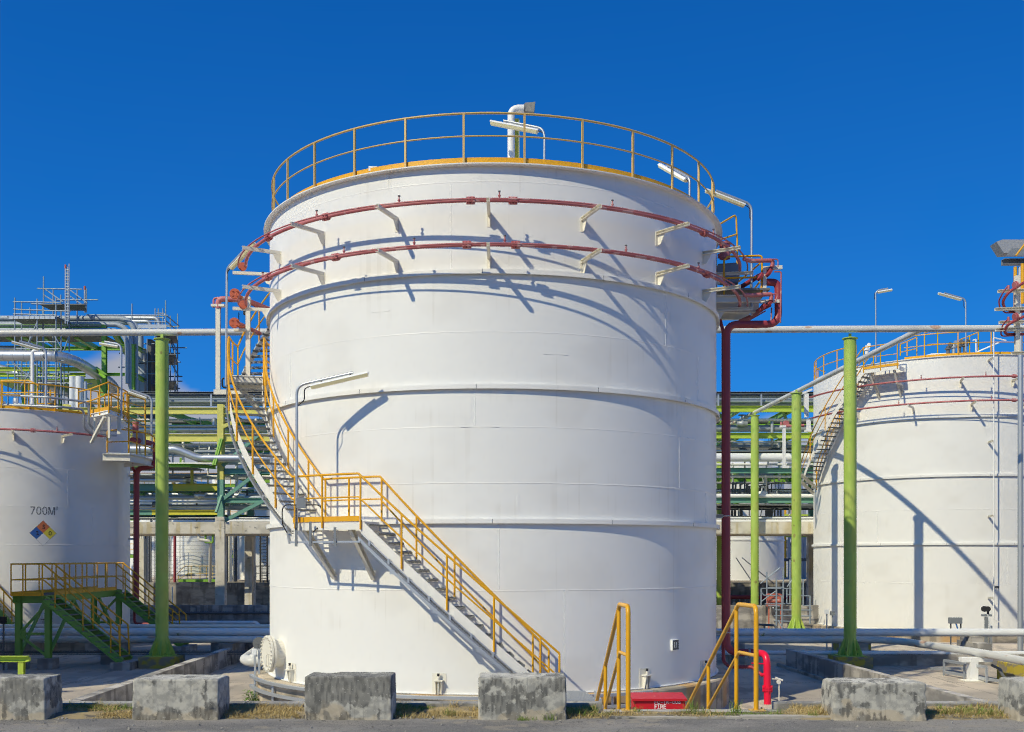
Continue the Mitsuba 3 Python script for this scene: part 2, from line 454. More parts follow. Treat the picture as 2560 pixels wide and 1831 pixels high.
gx, gy = np.meshgrid(np.concatenate([[-300, -40], np.arange(-8, 8.01, 0.05), [40, 300]]), np.linspace(10.82, 11.62, 17), indexing='ij')
gz = 0.015 + 0.055 * (meshkit.fbm(np.stack([gx * 2.2, gy * 3, gx * 0], -1), 4, 11) - 0.5) + 0.03 * (gy - 10.9)
gz -= 0.035 * np.clip((11.0 - gy) / 0.2, 0, 1)
gz -= 0.09 * np.clip((gx - 0.85) / 0.1, 0, 1) * np.clip((3.0 - gx) / 0.1, 0, 1) * np.clip((gy - 11.22) / 0.12, 0, 1)
s = M(); nx, ny = gx.shape
ii, jj = np.meshgrid(np.arange(nx - 1), np.arange(ny - 1), indexing='ij')
s.add(np.stack([gx, gy, gz], -1).reshape(-1, 3), np.stack([ii * ny + jj, (ii + 1) * ny + jj, (ii + 1) * ny + jj + 1, ii * ny + jj + 1], -1).reshape(-1, 4))
struct('verge', s, 'm_soil', 'strip of dry soil between road and low wall')


def verge_z(x, y):
    return 0.015 + 0.055 * (meshkit.fbm(np.array([[x * 2.2, y * 3, 0]]), 4, 11)[0] - 0.5) + 0.03 * (y - 10.9) - 0.035 * np.clip((11.0 - y) / 0.2, 0, 1)


st = M()
for x0, x1 in ((2.35, 4.0), (1.0, 2.34)):
    st.box(x0, x1, 10.90, 11.03, -0.05, 0.028 if x0 > 2 else 0.018)
struct('kerb_strip', st, 'm_concrete', 'narrow concrete strip between road and dry grass')

# retaining wall between road and plant floor, with a gap for the steps
w = thing('retaining_wall', 'long low dark concrete wall behind the grass strip, with a gap for the steps', 'wall')
for x0, x1 in ((-60, -6.2), (-6.19, -2.9), (-2.89, 0.98), (2.86, 6.4), (6.41, 60)):
    m = M(); m.box(x0, x1, 11.53, 11.74, FLOOR, 0.072); part(w, 'section', m, 'm_wall_front')
m = M(); m.box(0.985, 2.855, 11.31, 11.52, FLOOR, 0.012); part(w, 'landing_slab', m, 'm_concrete', 'worn concrete landing slab in the gap of the wall')
s = thing('concrete_steps', 'concrete steps going down from the road between the two yellow handrails', 'steps')
for n in range(14):
    m = M(); m.box(1.05, 2.80, 11.525 + 0.34 * n, 11.863 + 0.34 * n, FLOOR, 0.012 - 0.165 * (n + 1)); part(s, 'step', m, 'm_concrete')


def wall(label, pts, t, z1, name='bund_wall', bsdf='m_bund', z0=FLOOR, n=None, dirt=True):
    w = thing(name, label, 'wall')
    (x0, y0), (x1, y1) = pts
    L = math.hypot(x1 - x0, y1 - y0); n = n or max(1, round(L / 5)); d = np.array([x1 - x0, y1 - y0]) / L
    for k in range(n):
        a, b = k * L / n + 0.006, (k + 1) * L / n - 0.006
        p, q = V3(x0 + d[0] * a, y0 + d[1] * a, (z0 + z1) / 2), V3(x0 + d[0] * b, y0 + d[1] * b, (z0 + z1) / 2)
        m = M(); m.bar(p, q, t, z1 - z0); part(w, 'section', m, bsdf)


wall('weathered low concrete wall running back from the road left of the big tank', ((-10.5, 22.0), (-10.95, 46.0)), 0.30, -1.80)
wall('weathered low concrete wall running back from the road right of the big tank', ((11.55, 21.5), (10.4, 40.0)), 0.25, -1.78)
m = M(); m.bar(V3(11.15, 21.5, FLOOR + 0.05), V3(9.98, 40.0, FLOOR + 0.05), 0.10, 0.12); solo('drain_kerb', m, 'm_concrete', 'low concrete kerb along the foot of the right wall, beyond the red standpipe', 'kerb')
wall('dark low concrete wall crossing behind the big right green post', ((12.75, 40.3), (34, 40.3)), 0.25, -2.0)
wall('long stained concrete wall behind the ground pipes, at the foot of the pipe rack', ((-40, 58.2), (40, 58.2)), 0.3, -0.94, n=16)
wall('upper dark concrete wall standing behind the pipe rack columns', ((-40, 73), (40, 73)), 0.4, -0.05, n=16)

# ================================================================== storage tanks
MAIN = (-0.54, 31.7); MR = 6.5


def storage_tank(label, c, R, z0, z1, rings, seams, rail_phase, rail_step=12.857, rail_mat='m_yellow', rim=0.17, foundation=0.42, deck_edge=0.0, vseams=True, name='storage_tank', group=None, plain=False, rail_gap=None):
    t = thing(name, label, 'storage tank', group)
    m = M(); m.lathe(c, [(R, z0), (R, z1)], closed=False, step=1.5); part(t, 'shell', m, 'm_tank')
    m = M(); m.lathe(c, [(R + rim * 0.3, z1 + 0.02), (R * 0.5, z1 + 0.35), (0.02, z1 + 0.55)], closed=False, step=4); part(t, 'roof', m, 'm_tank')
    m = M(); m.lathe(c, [(R - 0.02, z1 - 0.015), (R + rim, z1 - 0.015), (R + rim, z1 + 0.01), (R - 0.02, z1 + 0.01)], step=2); part(t, 'rim_plate', m, 'm_tank')
    for zz in rings:
        m = M(); m.lathe(c, [(R + 0.002, zz - 0.005), (R + 0.085, zz - 0.005), (R + 0.085, zz - 0.10), (R + 0.10, zz - 0.10), (R + 0.10, zz + 0.01), (R + 0.002, zz + 0.01)], step=2)
        part(t, 'stiffener_ring', m, 'm_tank')
        if not plain:
            for k in range(7):
                an = -84 + 26 * k + (zz * 37) % 11
                m = M(); m.obox(pol(c, R + 0.101, an, zz - 0.045), pol((0, 0), 1, an, 0), V3(math.cos(math.radians(an)), math.sin(math.radians(an)), 0), (0, 0, 1), 0.002, 0.008, 0.055); part(t, 'ring_joint', m, 'm_grey_box')
    for ks, zz in enumerate(seams):
        pr = 0.008 if ks < 2 else 0.004
        m = M(); m.lathe(c, [(R + 0.001, zz - 0.016), (R + pr, zz - 0.006), (R + pr, zz + 0.006), (R + 0.001, zz + 0.016)], step=2); part(t, 'weld_seam', m, 'm_tank')
    m = M(); m.lathe(c, [(R + 0.001, z0), (R + 0.06, z0), (R + 0.06, z0 + 0.02), (R + 0.001, z0 + 0.02)], step=2); part(t, 'bottom_plate', m, 'm_tank')
    if plain:
        return t
    if vseams:
        lv = sorted([z0] + list(seams) + [q - 0.1 for q in rings] + [z1 - 0.05])
        for k, (a, b) in enumerate(zip(lv[:-1], lv[1:])):
            for j in range(6):
                ang = -85 + 37 * j + (k * 23) % 37 - 10
                p = pol(c, R + 0.002, ang, a + 0.02); q = pol(c, R + 0.002, ang, b - 0.02)
                if (j + k) % 3: continue
                m = M(); m.bar(p, q, 0.016, 0.007, up=unit(np.array([p[0] - c[0], p[1] - c[1], 0]))); part(t, 'weld_seam', m, 'm_tank')
    rr = (R - 0.06 if rim > 0.12 else R + rim - 0.10 + deck_edge)
    rail = M(); full = rail_gap is None
    a0, a1 = (0, 360) if full else rail_gap
    up = 0.10 if rim > 0.12 else 0.0
    rail.arc(c, rr, z1 + 1.16 + up, a0, a1, 0.027, 8, 2.5); rail.arc(c, rr, z1 + 0.62 + up, a0, a1, 0.021, 6, 2.5)
    h = part(t, 'roof_railing', rail, rail_mat)
    a = rail_phase
    while a < rail_phase + 359:
        if full or a0 <= a <= a1 or a0 <= a - 360 <= a1:
            m = M(); m.bar(pol(c, rr, a, z1 + 0.0), pol(c, rr, a, z1 + 1.15 + up), 0.05, 0.05, up=unit(V3(math.sin(math.radians(a)), -math.cos(math.radians(a)), 0))); part(h, 'post', m, rail_mat)
        a += rail_step
    m = M(); m.lathe(c, [(rr - 0.05, z1 + 0.012), (rr - 0.044, z1 + 0.012), (rr - 0.044, z1 + (0.23 if rim > 0.12 else 0.16)), (rr - 0.05, z1 + (0.23 if rim > 0.12 else 0.16))], a0, a1, step=2); part(h, 'toe_plate', m, 'm_yellow')
    return t


def foundation(label, c, R, z0):
    m = M(); m.lathe(c, [(R + 0.36, FLOOR), (R + 0.36, z0 - 0.05), (R + 0.32, z0 - 0.012), (R - 0.5, z0 - 0.004)], closed=False, step=2)
    return solo('tank_foundation', m, 'm_ring_base', label, 'foundation')


Z0, Z1 = -1.59, 10.93
main = storage_tank('large white storage tank with tan roof railing in the centre', MAIN, MR, Z0, Z1, (8.45, 5.74, 2.56), (0.87, 3.42, 10.55, 7.0, 4.75), -5.4, rail_mat='m_tan')
foundation('round rust-stained concrete base under the large white tank', MAIN, MR, Z0)
LEFT = (-23.0, 49.8); LR = 4.85
RIGHT = (23.57, 58.1); RR = 6.87
storage_tank('smaller white storage tank marked 700M3 with yellow roof railing', LEFT, LR, -1.62, 7.97, (), (0.6, 2.2, 3.85, 5.5), 3, 13.0, deck_edge=-0.12, rim=0.06, rail_gap=(-150, 72))
foundation('round concrete base under the tank marked 700M3', LEFT, LR, -1.62)
storage_tank('white storage tank behind the green posts, crossed by diagonal shadows', RIGHT, RR, -1.95, 11.42, (8.53, 5.68, 2.37), (0.4, 4.0), -4, 12.857, deck_edge=-0.1, rim=0.08, rail_gap=(-38, 150))
foundation('round concrete base under the right tank', RIGHT, RR, -1.95)
# the neighbours in the rows, outside the frame: one throws its shadow over the stair, pipes and green post on the left, the other carries the piping seen at the right edge
storage_tank('white storage tank of the near row whose shadow falls on the left yard', (-24.6, 31.3), 6.5, Z0, 10.75, (8.45, 5.74, 2.56), (), -5, 12.857, rail_mat='m_tan', vseams=False)
storage_tank('white storage tank of the near row at the right edge', (24.2, 31.7), 6.5, Z0, Z1, (8.45, 5.74, 2.56), (), -5, plain=True)


# ------------------------------------------------------------------ red ring pipes
def ring_pipe(label, c, R, z, a0, a1, brackets, Rp=0.66, r=0.046, flanges=(), valves=(), group='red ring pipes on the tanks', gus=True):
    t = thing('ring_pipe', label, 'pipe', group)
    m = M(); m.arc(c, R + Rp, z, a0, a1, r, 10, 2.0); part(t, 'pipe', m, 'm_red')
    m = M(); m.arc(c, R + Rp + 0.21, z - 0.03, a0, a1, 0.021, 6, 2.0); part(t, 'thin_pipe', m, 'm_red')
    for a in flanges:
        tan = V3(math.cos(math.radians(a)), math.sin(math.radians(a)), 0); p = pol(c, R + Rp, a, z)
        m = M(); m.disc(p - tan * 0.035, tan, r * 2.0, 0.04, 14); m.disc(p + tan * 0.035, tan, r * 2.0, 0.045, 14)
        for k in range(8):
            b = k * math.pi / 4 + 0.3; o = pol((0, 0), 1, a, 0) * math.cos(b) * r * 1.65 + V3(0, 0, math.sin(b) * r * 1.65)
            m.bar(p + o - tan * 0.10, p + o + tan * 0.10, 0.022)
        part(t, 'flange', m, 'm_red')
    for a in valves:
        p = pol(c, R + Rp, a, z + r)
        m = M(); m.cyl(p, p + V3(0, 0, 0.09), 0.022, 8); m.cyl(p + V3(0, 0, 0.05), p + V3(0, 0, 0.07), 0.036, 8); m.cyl(p + V3(0, 0, 0.09), p + V3(0, 0, 0.15), 0.016, 6)
        v = part(t, 'nozzle', m, 'm_red')
        m = M(); m.cyl(p + V3(0, 0, 0.15), p + V3(0, 0, 0.172), 0.032, 8); part(v, 'cap', m, 'm_steel_dark')
    for a in brackets:
        rad = unit(pol((0, 0), 1, a, 0)); tan = V3(math.cos(math.radians(a)), math.sin(math.radians(a)), 0)
        zb = z - r - 0.055
        p, q = pol(c, R + 0.0, a, zb), pol(c, R + Rp + 0.38, a, zb)
        m = M(); m.channel(p, q, 0.062, 0.085)
        m.prism([p + V3(0, 0, -0.04) + tan * 0.03, p + V3(0, 0, -0.30) + tan * 0.03, p + rad * 0.10 + V3(0, 0, -0.28) + tan * 0.03, p + rad * 0.24 + V3(0, 0, -0.04) + tan * 0.03], tan * -0.012)
        m.obox(p + V3(0, 0, -0.14) + rad * 0.006, rad, tan, (0, 0, 1), 0.006, 0.055, 0.17)
        part(t, 'bracket', m, 'm_cream')
    return t


br = list(range(-80, 81, 20))
ring_pipe('upper red ring pipe round the big tank under its roof', MAIN, MR, 9.88, -77, 84, br, flanges=(-53, -33.5, -3.3, 4.5, 49), valves=(-36, -17, 2, 24, 53))
ring_pipe('lower red ring pipe round the big tank above its top stiffener ring', MAIN, MR, 8.86, -79, 84, br, flanges=(-53, -31, -4, 5, 50), valves=(-56, -29, -14, 3, 27, 47))
ring_pipe('red ring pipe round the tank marked 700M3', LEFT, LR, 7.03, -120, 62, (-40, -5, 22, 45), flanges=(-2, 30), valves=(12, 40))
ring_pipe('upper red ring pipe round the right tank', RIGHT, RR, 10.27, -84, 60, (-58, -38, -16, 4, 24, 44), flanges=(2,), valves=(-30, -8, 10))
ring_pipe('lower red ring pipe round the right tank', RIGHT, RR, 9.13, -82, 60, (-58, -34, -12, 8, 28, 48), flanges=(2,), valves=(-38, -6))

# ------------------------------------------------------------------ lamps
lamp_n = 0


def lamp(label, base, top, arm, L=1.3, r=0.035, rise=0.0, mat_='m_galv', straps=0, off=0.22):
    """A pole from base up to top, bent into the direction arm (a vector), with a long fluorescent fitting under the arm."""
    t = thing('area_lamp', label, 'lamp', 'long fluorescent lamps on bent poles')
    base, top, d = np.asarray(base, float), np.asarray(top, float), unit(arm)
    m = M(); m.bend([base, top, top + d * (L * 0.75 + off)], r, 0.28, 8, 6); part(t, 'pole', m, mat_)
    side = unit(np.cross(d, [0, 0, 1])); up = np.cross(side, d)
    c = top + d * (off + L / 2) - up * (r + 0.055)
    m = M()
    a = [c - d * L / 2, c + d * L / 2]
    pr = lambda o: [o - side * 0.04 + up * 0.035, o + side * 0.04 + up * 0.035, o + side * 0.08 - up * 0.015, o - side * 0.08 - up * 0.015]
    m.prism(pr(a[0]), a[1] - a[0])
    h = part(t, 'housing', m, 'm_white')
    m = M(); m.prism([o for o in (a[0] - side * 0.075 - up * 0.017 + d * 0.02, a[0] + side * 0.075 - up * 0.017 + d * 0.02, a[0] + side * 0.052 - up * 0.075 + d * 0.02, a[0] - side * 0.052 - up * 0.075 + d * 0.02)], (a[1] - a[0]) * 0.97)
    part(t, 'diffuser', m, 'm_diffuser')
    for k in (0.2, 0.7):
        m = M(); m.obox(c - d * L / 2 + d * L * k + up * 0.075, d, side, up, 0.02, 0.02, 0.03); part(h, 'clamp', m, 'm_steel_dark')
    q = a[0] - d * 0.0
    m = M(); m.bend([q, q - d * 0.16 - up * 0.02, q - d * 0.15 - V3(0, 0, 0.30), top - V3(0, 0, 0.50)], 0.014, 0.12, 6, 4); part(t, 'cable', m, 'm_black')
    return t
# ================================================================== the stair round the big tank
RI, RO = MR + 0.22, MR + 1.10


def lerp_path(path, a):
    for (a0, z0), (a1, z1) in zip(path[:-1], path[1:]):
        if min(a0, a1) - 1e-9 <= a <= max(a0, a1) + 1e-9:
            return z0 + (z1 - z0) * (a - a0) / (a1 - a0)
    return path[-1][1]


def helix(c, R, path, a0, a1, dz, step=1.5):
    ks = sorted(set([a0, a1] + [p[0] for p in path if min(a0, a1) < p[0] < max(a0, a1)] + list(np.arange(min(a0, a1), max(a0, a1), step))), reverse=a1 < a0)
    return [pol(c, R, a, lerp_path(path, a) + dz) for a in ks]


def helix_plate(m, c, R, path, a0, a1, zlo, zhi, t):
    pts = helix(c, R, path, a0, a1, 0)
    A = [p + V3(0, 0, zlo) for p in pts]; B = [p + V3(0, 0, zhi) for p in pts]
    out = lambda p: p + unit(V3(p[0] - c[0], p[1] - c[1], 0)) * t
    k = len(pts); i = np.arange(k - 1)
    for P, Q in ((A, B), ([out(p) for p in B], [out(p) for p in A]), (B, [out(p) for p in B]), ([out(p) for p in A], A)):
        m.add(np.vstack([P, Q]), np.stack([i, i + 1, i + 1 + k, i + k], -1))
    return m


def tread(c, ri, ro, a, z, depth_deg, bars=6):
    m = M()
    for s_, hh in ((-1, 0.035), (1, 0.03)):
        m.bar(pol(c, ri, a + s_ * depth_deg / 2, z), pol(c, ro, a + s_ * depth_deg / 2, z), 0.022, hh)
    for k in range(bars):
        R = ri + (ro - ri) * (k + 0.5) / bars
        m.bar(pol(c, R, a - depth_deg / 2, z), pol(c, R, a + depth_deg / 2, z), 0.02, 0.03)
    for R in (ri, ro):
        m.bar(pol(c, R, a - depth_deg / 2, z), pol(c, R, a + depth_deg / 2, z), 0.012, 0.06)
    return m


def spiral_stair(label, c, RI, RO, path, flights, landings, rails, posts, tread_mat='m_grating', riser=0.21, toe=True, stringer='m_stair'):
    t = thing('tank_stair', label, 'stair')
    for a0, a1 in flights:
        m = M(); helix_plate(m, c, RO, path, a0, a1, -0.22, 0.08, 0.02); part(t, 'stringer', m, stringer)
        m = M(); helix_plate(m, c, RI - 0.02, path, a0, a1, -0.22, 0.08, 0.02); part(t, 'stringer', m, stringer)
        dz = lerp_path(path, a1) - lerp_path(path, a0); n = max(2, round(abs(dz) / riser))
        for k in range(n):
            a = a0 + (a1 - a0) * (k + 0.5) / n
            part(t, 'tread', tread(c, RI, RO, a, lerp_path(path, a) + 0.02, math.degrees(0.25 / ((RI + RO) / 2))), tread_mat)
    for a0, a1, z in landings:
        m = M(); m.lathe(c, [(RI, z - 0.03), (RO, z - 0.03), (RO, z), (RI, z)], min(a0, a1), max(a0, a1), step=2)
        m.lathe(c, [(RO - 0.015, z - 0.20), (RO + 0.02, z - 0.20), (RO + 0.02, z - 0.031), (RO - 0.015, z - 0.031)], min(a0, a1), max(a0, a1), step=2)
        for a in (a0, a1):
            m.bar(pol(c, RI, a, z - 0.12), pol(c, RO, a, z - 0.12), 0.03, 0.18)
        part(t, 'landing', m, stringer)
        if toe:
            m = M(); m.lathe(c, [(RO + 0.025, z + 0.0), (RO + 0.033, z + 0.0), (RO + 0.033, z + 0.12), (RO + 0.025, z + 0.12)], min(a0, a1), max(a0, a1), step=2)
            part(t, 'toe_plate', m, 'm_yellow')
        for a in (a0 + (a1 - a0) * 0.15, a0 + (a1 - a0) * 0.85):
            m = M(); m.channel(pol(c, RO - 0.05, a, z - 0.12), pol(c, RI - 0.2, a, z - 1.35), 0.09, 0.12); part(t, 'brace', m, 'm_cream')
    for R, a0, a1 in rails:
        m = M(); m.tube(fillet(helix(c, R, path, a0, a1, 1.10, 3.0), 0.05, 2), 0.027, 8)
        e = helix(c, R, path, a0, a1, 0.56, 3.0)
        m.tube(e, 0.02, 6)
        h = part(t, 'handrail', m, 'm_yellow')
        for a in posts:
            if min(a0, a1) - 0.1 <= a <= max(a0, a1) + 0.1:
                p = pol(c, R, a, lerp_path(path, a))
                m = M(); m.cyl(p + V3(0, 0, -0.15), p + V3(0, 0, 1.10), 0.025, 8); part(h, 'post', m, 'm_yellow')
    return t


SPATH = [(19.0, FLOOR), (-23.2, 2.5), (-38.5, 2.5), (-80.0, 6.86), (-91.0, 6.86), (-116.0, 9.9)]
spiral_stair('long curved stair with yellow handrails climbing the left side of the big tank', MAIN, RI, RO, SPATH,
             [(19, -23.2), (-38.5, -80), (-91, -116)], [(-23.2, -38.5, 2.5), (-80, -91, 6.86)],
             [(RO + 0.05, 12.2, -79.5), (RO + 0.05, -80.5, -116), (RI - 0.05, 12.2, -79.5), (RI - 0.05, -80.5, -116)],
             [12.2, 8.9, 1, -7, -15, -22.8, -31, -37.8, -43.5, -52, -61, -70, -78.5, -81, -86, -91, -97.5, -104, -111])

# cable tray and conduits that follow the stair
t = thing('cable_tray', 'galvanised cable tray with dark conduits under the curved stair', 'cable tray')
m = M(); helix_plate(m, MAIN, RO + 0.07, SPATH, 10, -23.0, -0.42, -0.33, 0.05); part(t, 'tray', m, 'm_galv')
m = M(); helix_plate(m, MAIN, RO + 0.07, SPATH, -38.5, -76, -0.34, -0.29, 0.03); part(t, 'tray', m, 'm_galv')
for dz, R in ((-0.26, 0.07), (-0.21, 0.08)):
    m = M(); m.tube(helix(MAIN, RO + R, SPATH, 10, -22.5, dz), 0.016, 6); part(t, 'conduit', m, 'm_steel_dark' if dz < -0.25 else 'm_galv')
    m = M(); m.tube(helix(MAIN, RO + R, SPATH, -38, -80, dz), 0.014, 6); part(t, 'conduit', m, 'm_steel_dark')
for a in list(np.arange(8, -22, -3.6)) + list(np.arange(-41, -76, -6)):
    z = lerp_path(SPATH, a)
    m = M(); m.obox(pol(MAIN, RO + 0.09, a, z - 0.24), pol((0, 0), 1, a, 0), V3(math.cos(math.radians(a)), math.sin(math.radians(a)), 0), (0, 0, 1), 0.03, 0.025, 0.06); part(t, 'clamp', m, 'm_galv')
for a in np.arange(6, -22, -7.5):
    z = lerp_path(SPATH, a)
    m = M(); m.obox(pol(MAIN, RO + 0.02, a, z - 0.40), pol((0, 0), 1, a, 0), V3(math.cos(math.radians(a)), math.sin(math.radians(a)), 0), (0, 0, 1), 0.10, 0.06, 0.05); part(t, 'support', m, 'm_galv')
m = M()   # the frame of the tray below the landing
for z in (2.00,):
    m.lathe(MAIN, [(RO + 0.10, z), (RO + 0.14, z), (RO + 0.14, z + 0.04), (RO + 0.10, z + 0.04)], -38.5, -22.5, step=2)
m.bar(pol(MAIN, RO + 0.12, -38.5, 2.0), pol(MAIN, RO + 0.06, -40, 2.42), 0.05, 0.08)
part(t, 'landing_tray', m, 'm_galv')
for a in (-36.5, -33, -27.5):
    m = M(); m.bar(pol(MAIN, RO + 0.16, a, 1.92), pol(MAIN, RO + 0.16, a, 2.50 if a < -30 else 2.36), 0.055, 0.05); part(t, 'upright', m, 'm_grey_box')

# the lamp over the landing, its switch box and cables
p0 = pol(MAIN, RO + 0.12, -36.7, 2.35); p1 = p0 + V3(0, 0, 3.42)
tip = pol(MAIN, MR + 0.50, -22.5, 6.16)
lamp('lamp reaching towards the big tank above the lower stair landing', p0, p1, tip - p1, 1.45, 0.034, off=0.33)
b = thing('switch_box', 'small grey switch box with looped black cables on the lower stair landing', 'switch box')
m = M(); m.obox(pol(MAIN, RO + 0.16, -35.2, 2.95), (1, 0, 0), (0, 1, 0), (0, 0, 1), 0.11, 0.06, 0.12); part(b, 'box', m, 'm_grey_box')
for a, w_ in ((-37.6, -0.45), (-33.5, 0.5), (-36.2, -0.12)):
    q = pol(MAIN, RO + 0.16, -35.2, 2.9); e = pol(MAIN, RO + 0.15, -35.2 + (a + 35.2) * 1.6, 2.25)
    m = M(); m.bend([q + V3(0.1 * np.sign(w_), 0, 0), q + V3(w_, -0.02, 0.02), q + V3(w_, -0.02, -0.45), e], 0.014, 0.2, 6, 5); part(b, 'cable', m, 'm_black')

# upper left: the foam supply pipes on white stands beside the upper landing, and the lamp there
fp = thing('foam_pipe', 'red foam supply pipes on white stands left of the upper stair landing', 'pipe')
Y = 32.0
for (px, y0, y1, arm) in ((545, 770, 975, (535, 572)), (620, 745, 968, (600, 646))):
    m = M(); p, q = at(px, y0, Y), at(px, y1, Y); m.channel(p, q, 0.12, 0.10, up=(0, 1, 0)); m.bar(at(arm[0], y1 + 6, Y), at(arm[1] + 40, y1 + 6, Y), 0.1, 0.14)
    part(fp, 'stand', m, 'm_cream')
m = M(); m.bar(at(529, 765, Y), at(562, 765, Y), 0.16, 0.07); part(fp, 'cap_plate', m, 'm_cream')
m = M(); m.bar(at(592, 747, Y), at(626, 747, Y), 0.16, 0.08); part(fp, 'cap_plate', m, 'm_cream')
m = M(); m.bar(at(586, 826, Y), at(625, 826, Y), 0.16, 0.07); part(fp, 'cap_plate', m, 'm_cream')
m = M(); m.bend([at(546, 772, Y), at(546, 748, Y), at(610, 750, Y), at(700, 785, Y + 2.2)], 0.085, 0.22, 10); part(fp, 'pipe', m, 'm_red')
m = M(); m.bend([at(534, 770, Y), at(534, 747, Y), at(546, 745, Y)], 0.03, 0.1, 6); part(fp, 'thin_pipe', m, 'm_red')
m = M(); m.bend([at(600, 746, Y), at(660, 778, Y + 1.0), at(690, 800, Y + 2)], 0.035, 0.1, 6); part(fp, 'thin_pipe', m, 'm_red')
m = M(); m.bend([at(588, 808, Y - 0.3), at(602, 812, Y), at(650, 835, Y + 1.5)], 0.06, 0.1, 8); part(fp, 'pipe', m, 'm_red')
for px, py in ((587, 735), (586, 808)):
    c0 = at(px, py, Y - 0.3); ax = unit(V3(0.25, -1, 0.1))
    m = M(); m.disc(c0, ax, 0.155, 0.05, 18)
    for k in range(4):
        a_ = k * math.pi / 2 + 0.78
        m.disc(c0 + ax * 0.04 + V3(math.cos(a_) * 0.1, 0, math.sin(a_) * 0.1), ax, 0.025, 0.06, 6)
    part(fp, 'blind_flange', m, 'm_orange_red')
    m = M(); m.bend([c0, c0 + V3(0.1, 0.2, -0.05), at(px + 22, py + 12, Y)], 0.055, 0.08, 8); part(fp, 'branch', m, 'm_orange_red')
for ang, z_ in ((-77, 9.88), (-79, 8.86)):
    p = pol(MAIN, MR + 0.75, ang, z_); tan = V3(math.cos(math.radians(ang)), math.sin(math.radians(ang)), 0)
    m = M(); m.disc(p - tan * 0.06, tan, 0.12, 0.06, 16); part(fp, 'end_flange', m, 'm_orange_red')
pl = at(565, 965, 31.2)
lamp('lamp leaning over the upper stair landing left of the big tank', pl, at(567, 672, 31.2), at(634, 601, 30.6) - at(567, 672, 31.2), 1.15, 0.034, off=0.12)
fc = thing('platform_clutter', 'dark instrument box with coiled cable on the upper stair landing', 'instrument')
m = M(); m.obox(at(614, 778, 32.6), (1, 0, 0), (0, 1, 0), (0, 0, 1), 0.06, 0.06, 0.12); part(fc, 'box', m, 'm_black')
m = M(); m.bend([at(597, 815, 32.4), at(597, 782, 32.4)], 0.015, 0.1, 6); m.bend([at(560, 945, 31.0), at(555, 950, 31.0), at(556, 968, 31.0), at(566, 970, 31.0)], 0.025, 0.1, 6); part(fc, 'cable', m, 'm_black')

# ------------------------------------------------------------------ roof of the big tank
v = thing('vent_pipe', 'white goose-neck vent pipe on the roof of the big tank', 'vent pipe')
Y = 27.6
b0, b1 = at(1278, 420, Y), at(1278, 272, Y)
m = M(); m.bend([b0, b1, b1 + V3(0.42, 0, 0)], 0.095, 0.24, 14, 8); part(v, 'pipe', m, 'm_white')
m = M(); m.disc(at(1278, 320, Y), (0, 0, 1), 0.103, 0.02, 16); part(v, 'band', m, 'm_galv')
h0 = b1 + V3(0.36, 0, 0)
m = M()
pts0 = [h0 + V3(0, s * 0.105, t * 0.105) for s, t in ((-1, -1), (1, -1), (1, 1), (-1, 1))]
pts1 = [h0 + V3(0.26 - 0.03 * (t < 0), s * 0.13, t * 0.13 - 0.01) for s, t in ((-1, -1), (1, -1), (1, 1), (-1, 1))]
for i_ in range(4):
    j_ = (i_ + 1) % 4; m.add([pts0[i_], pts0[j_], pts1[j_], pts1[i_]], [[0, 1, 2, 3]])
m.tube([h0 - V3(0.03, 0, 0), h0 + V3(0.02, 0, 0)], 0.12, 14)
part(v, 'hood', m, 'm_grating')
m = M(); m.channel(at(1293, 420, Y + 0.1), at(1293, 298, Y + 0.1), 0.10, 0.06, up=(0, 1, 0)); m.bar(at(1294, 300, Y + 0.1), at(1292, 345, Y + 0.3), 0.03, 0.1)
solo('vent_post', m, 'm_mustard', 'slim yellow-green post standing beside the vent pipe on the roof', 'post')
lamp('lamp behind the vent pipe on the roof of the big tank', at(1361, 425, 26.6), at(1361, 322, 26.6), at(1225, 296, 27.0) - at(1361, 322, 26.6), 1.30, 0.03, off=0.14)
lamp('middle lamp on the right of the roof, behind the railing', at(1724, 505, 28.2), at(1724, 445, 28.2), at(1630, 392, 30.2) - at(1724, 445, 28.2), 1.75, 0.03, off=0.14)
lamp('outer right lamp on a tall pole beside the roof of the big tank', at(1879, 790, 31.0), at(1879, 512, 31.0), at(1752, 462, 30.8) - at(1879, 512, 31.0), 1.25, 0.034, off=0.18)
m = M(); m.obox(pol(MAIN, MR - 0.2, -27.0, Z1 + 0.22), (1, 0, 0), (0, 1, 0), (0, 0, 1), 0.10, 0.08, 0.06); m.bar(pol(MAIN, MR - 0.2, -29.5, Z1 + 0.12), pol(MAIN, MR - 0.2, -27.5, Z1 + 0.22), 0.05); solo('roof_fitting', m, 'm_white', 'small white fitting at the roof edge of the big tank, left side', 'roof fitting')
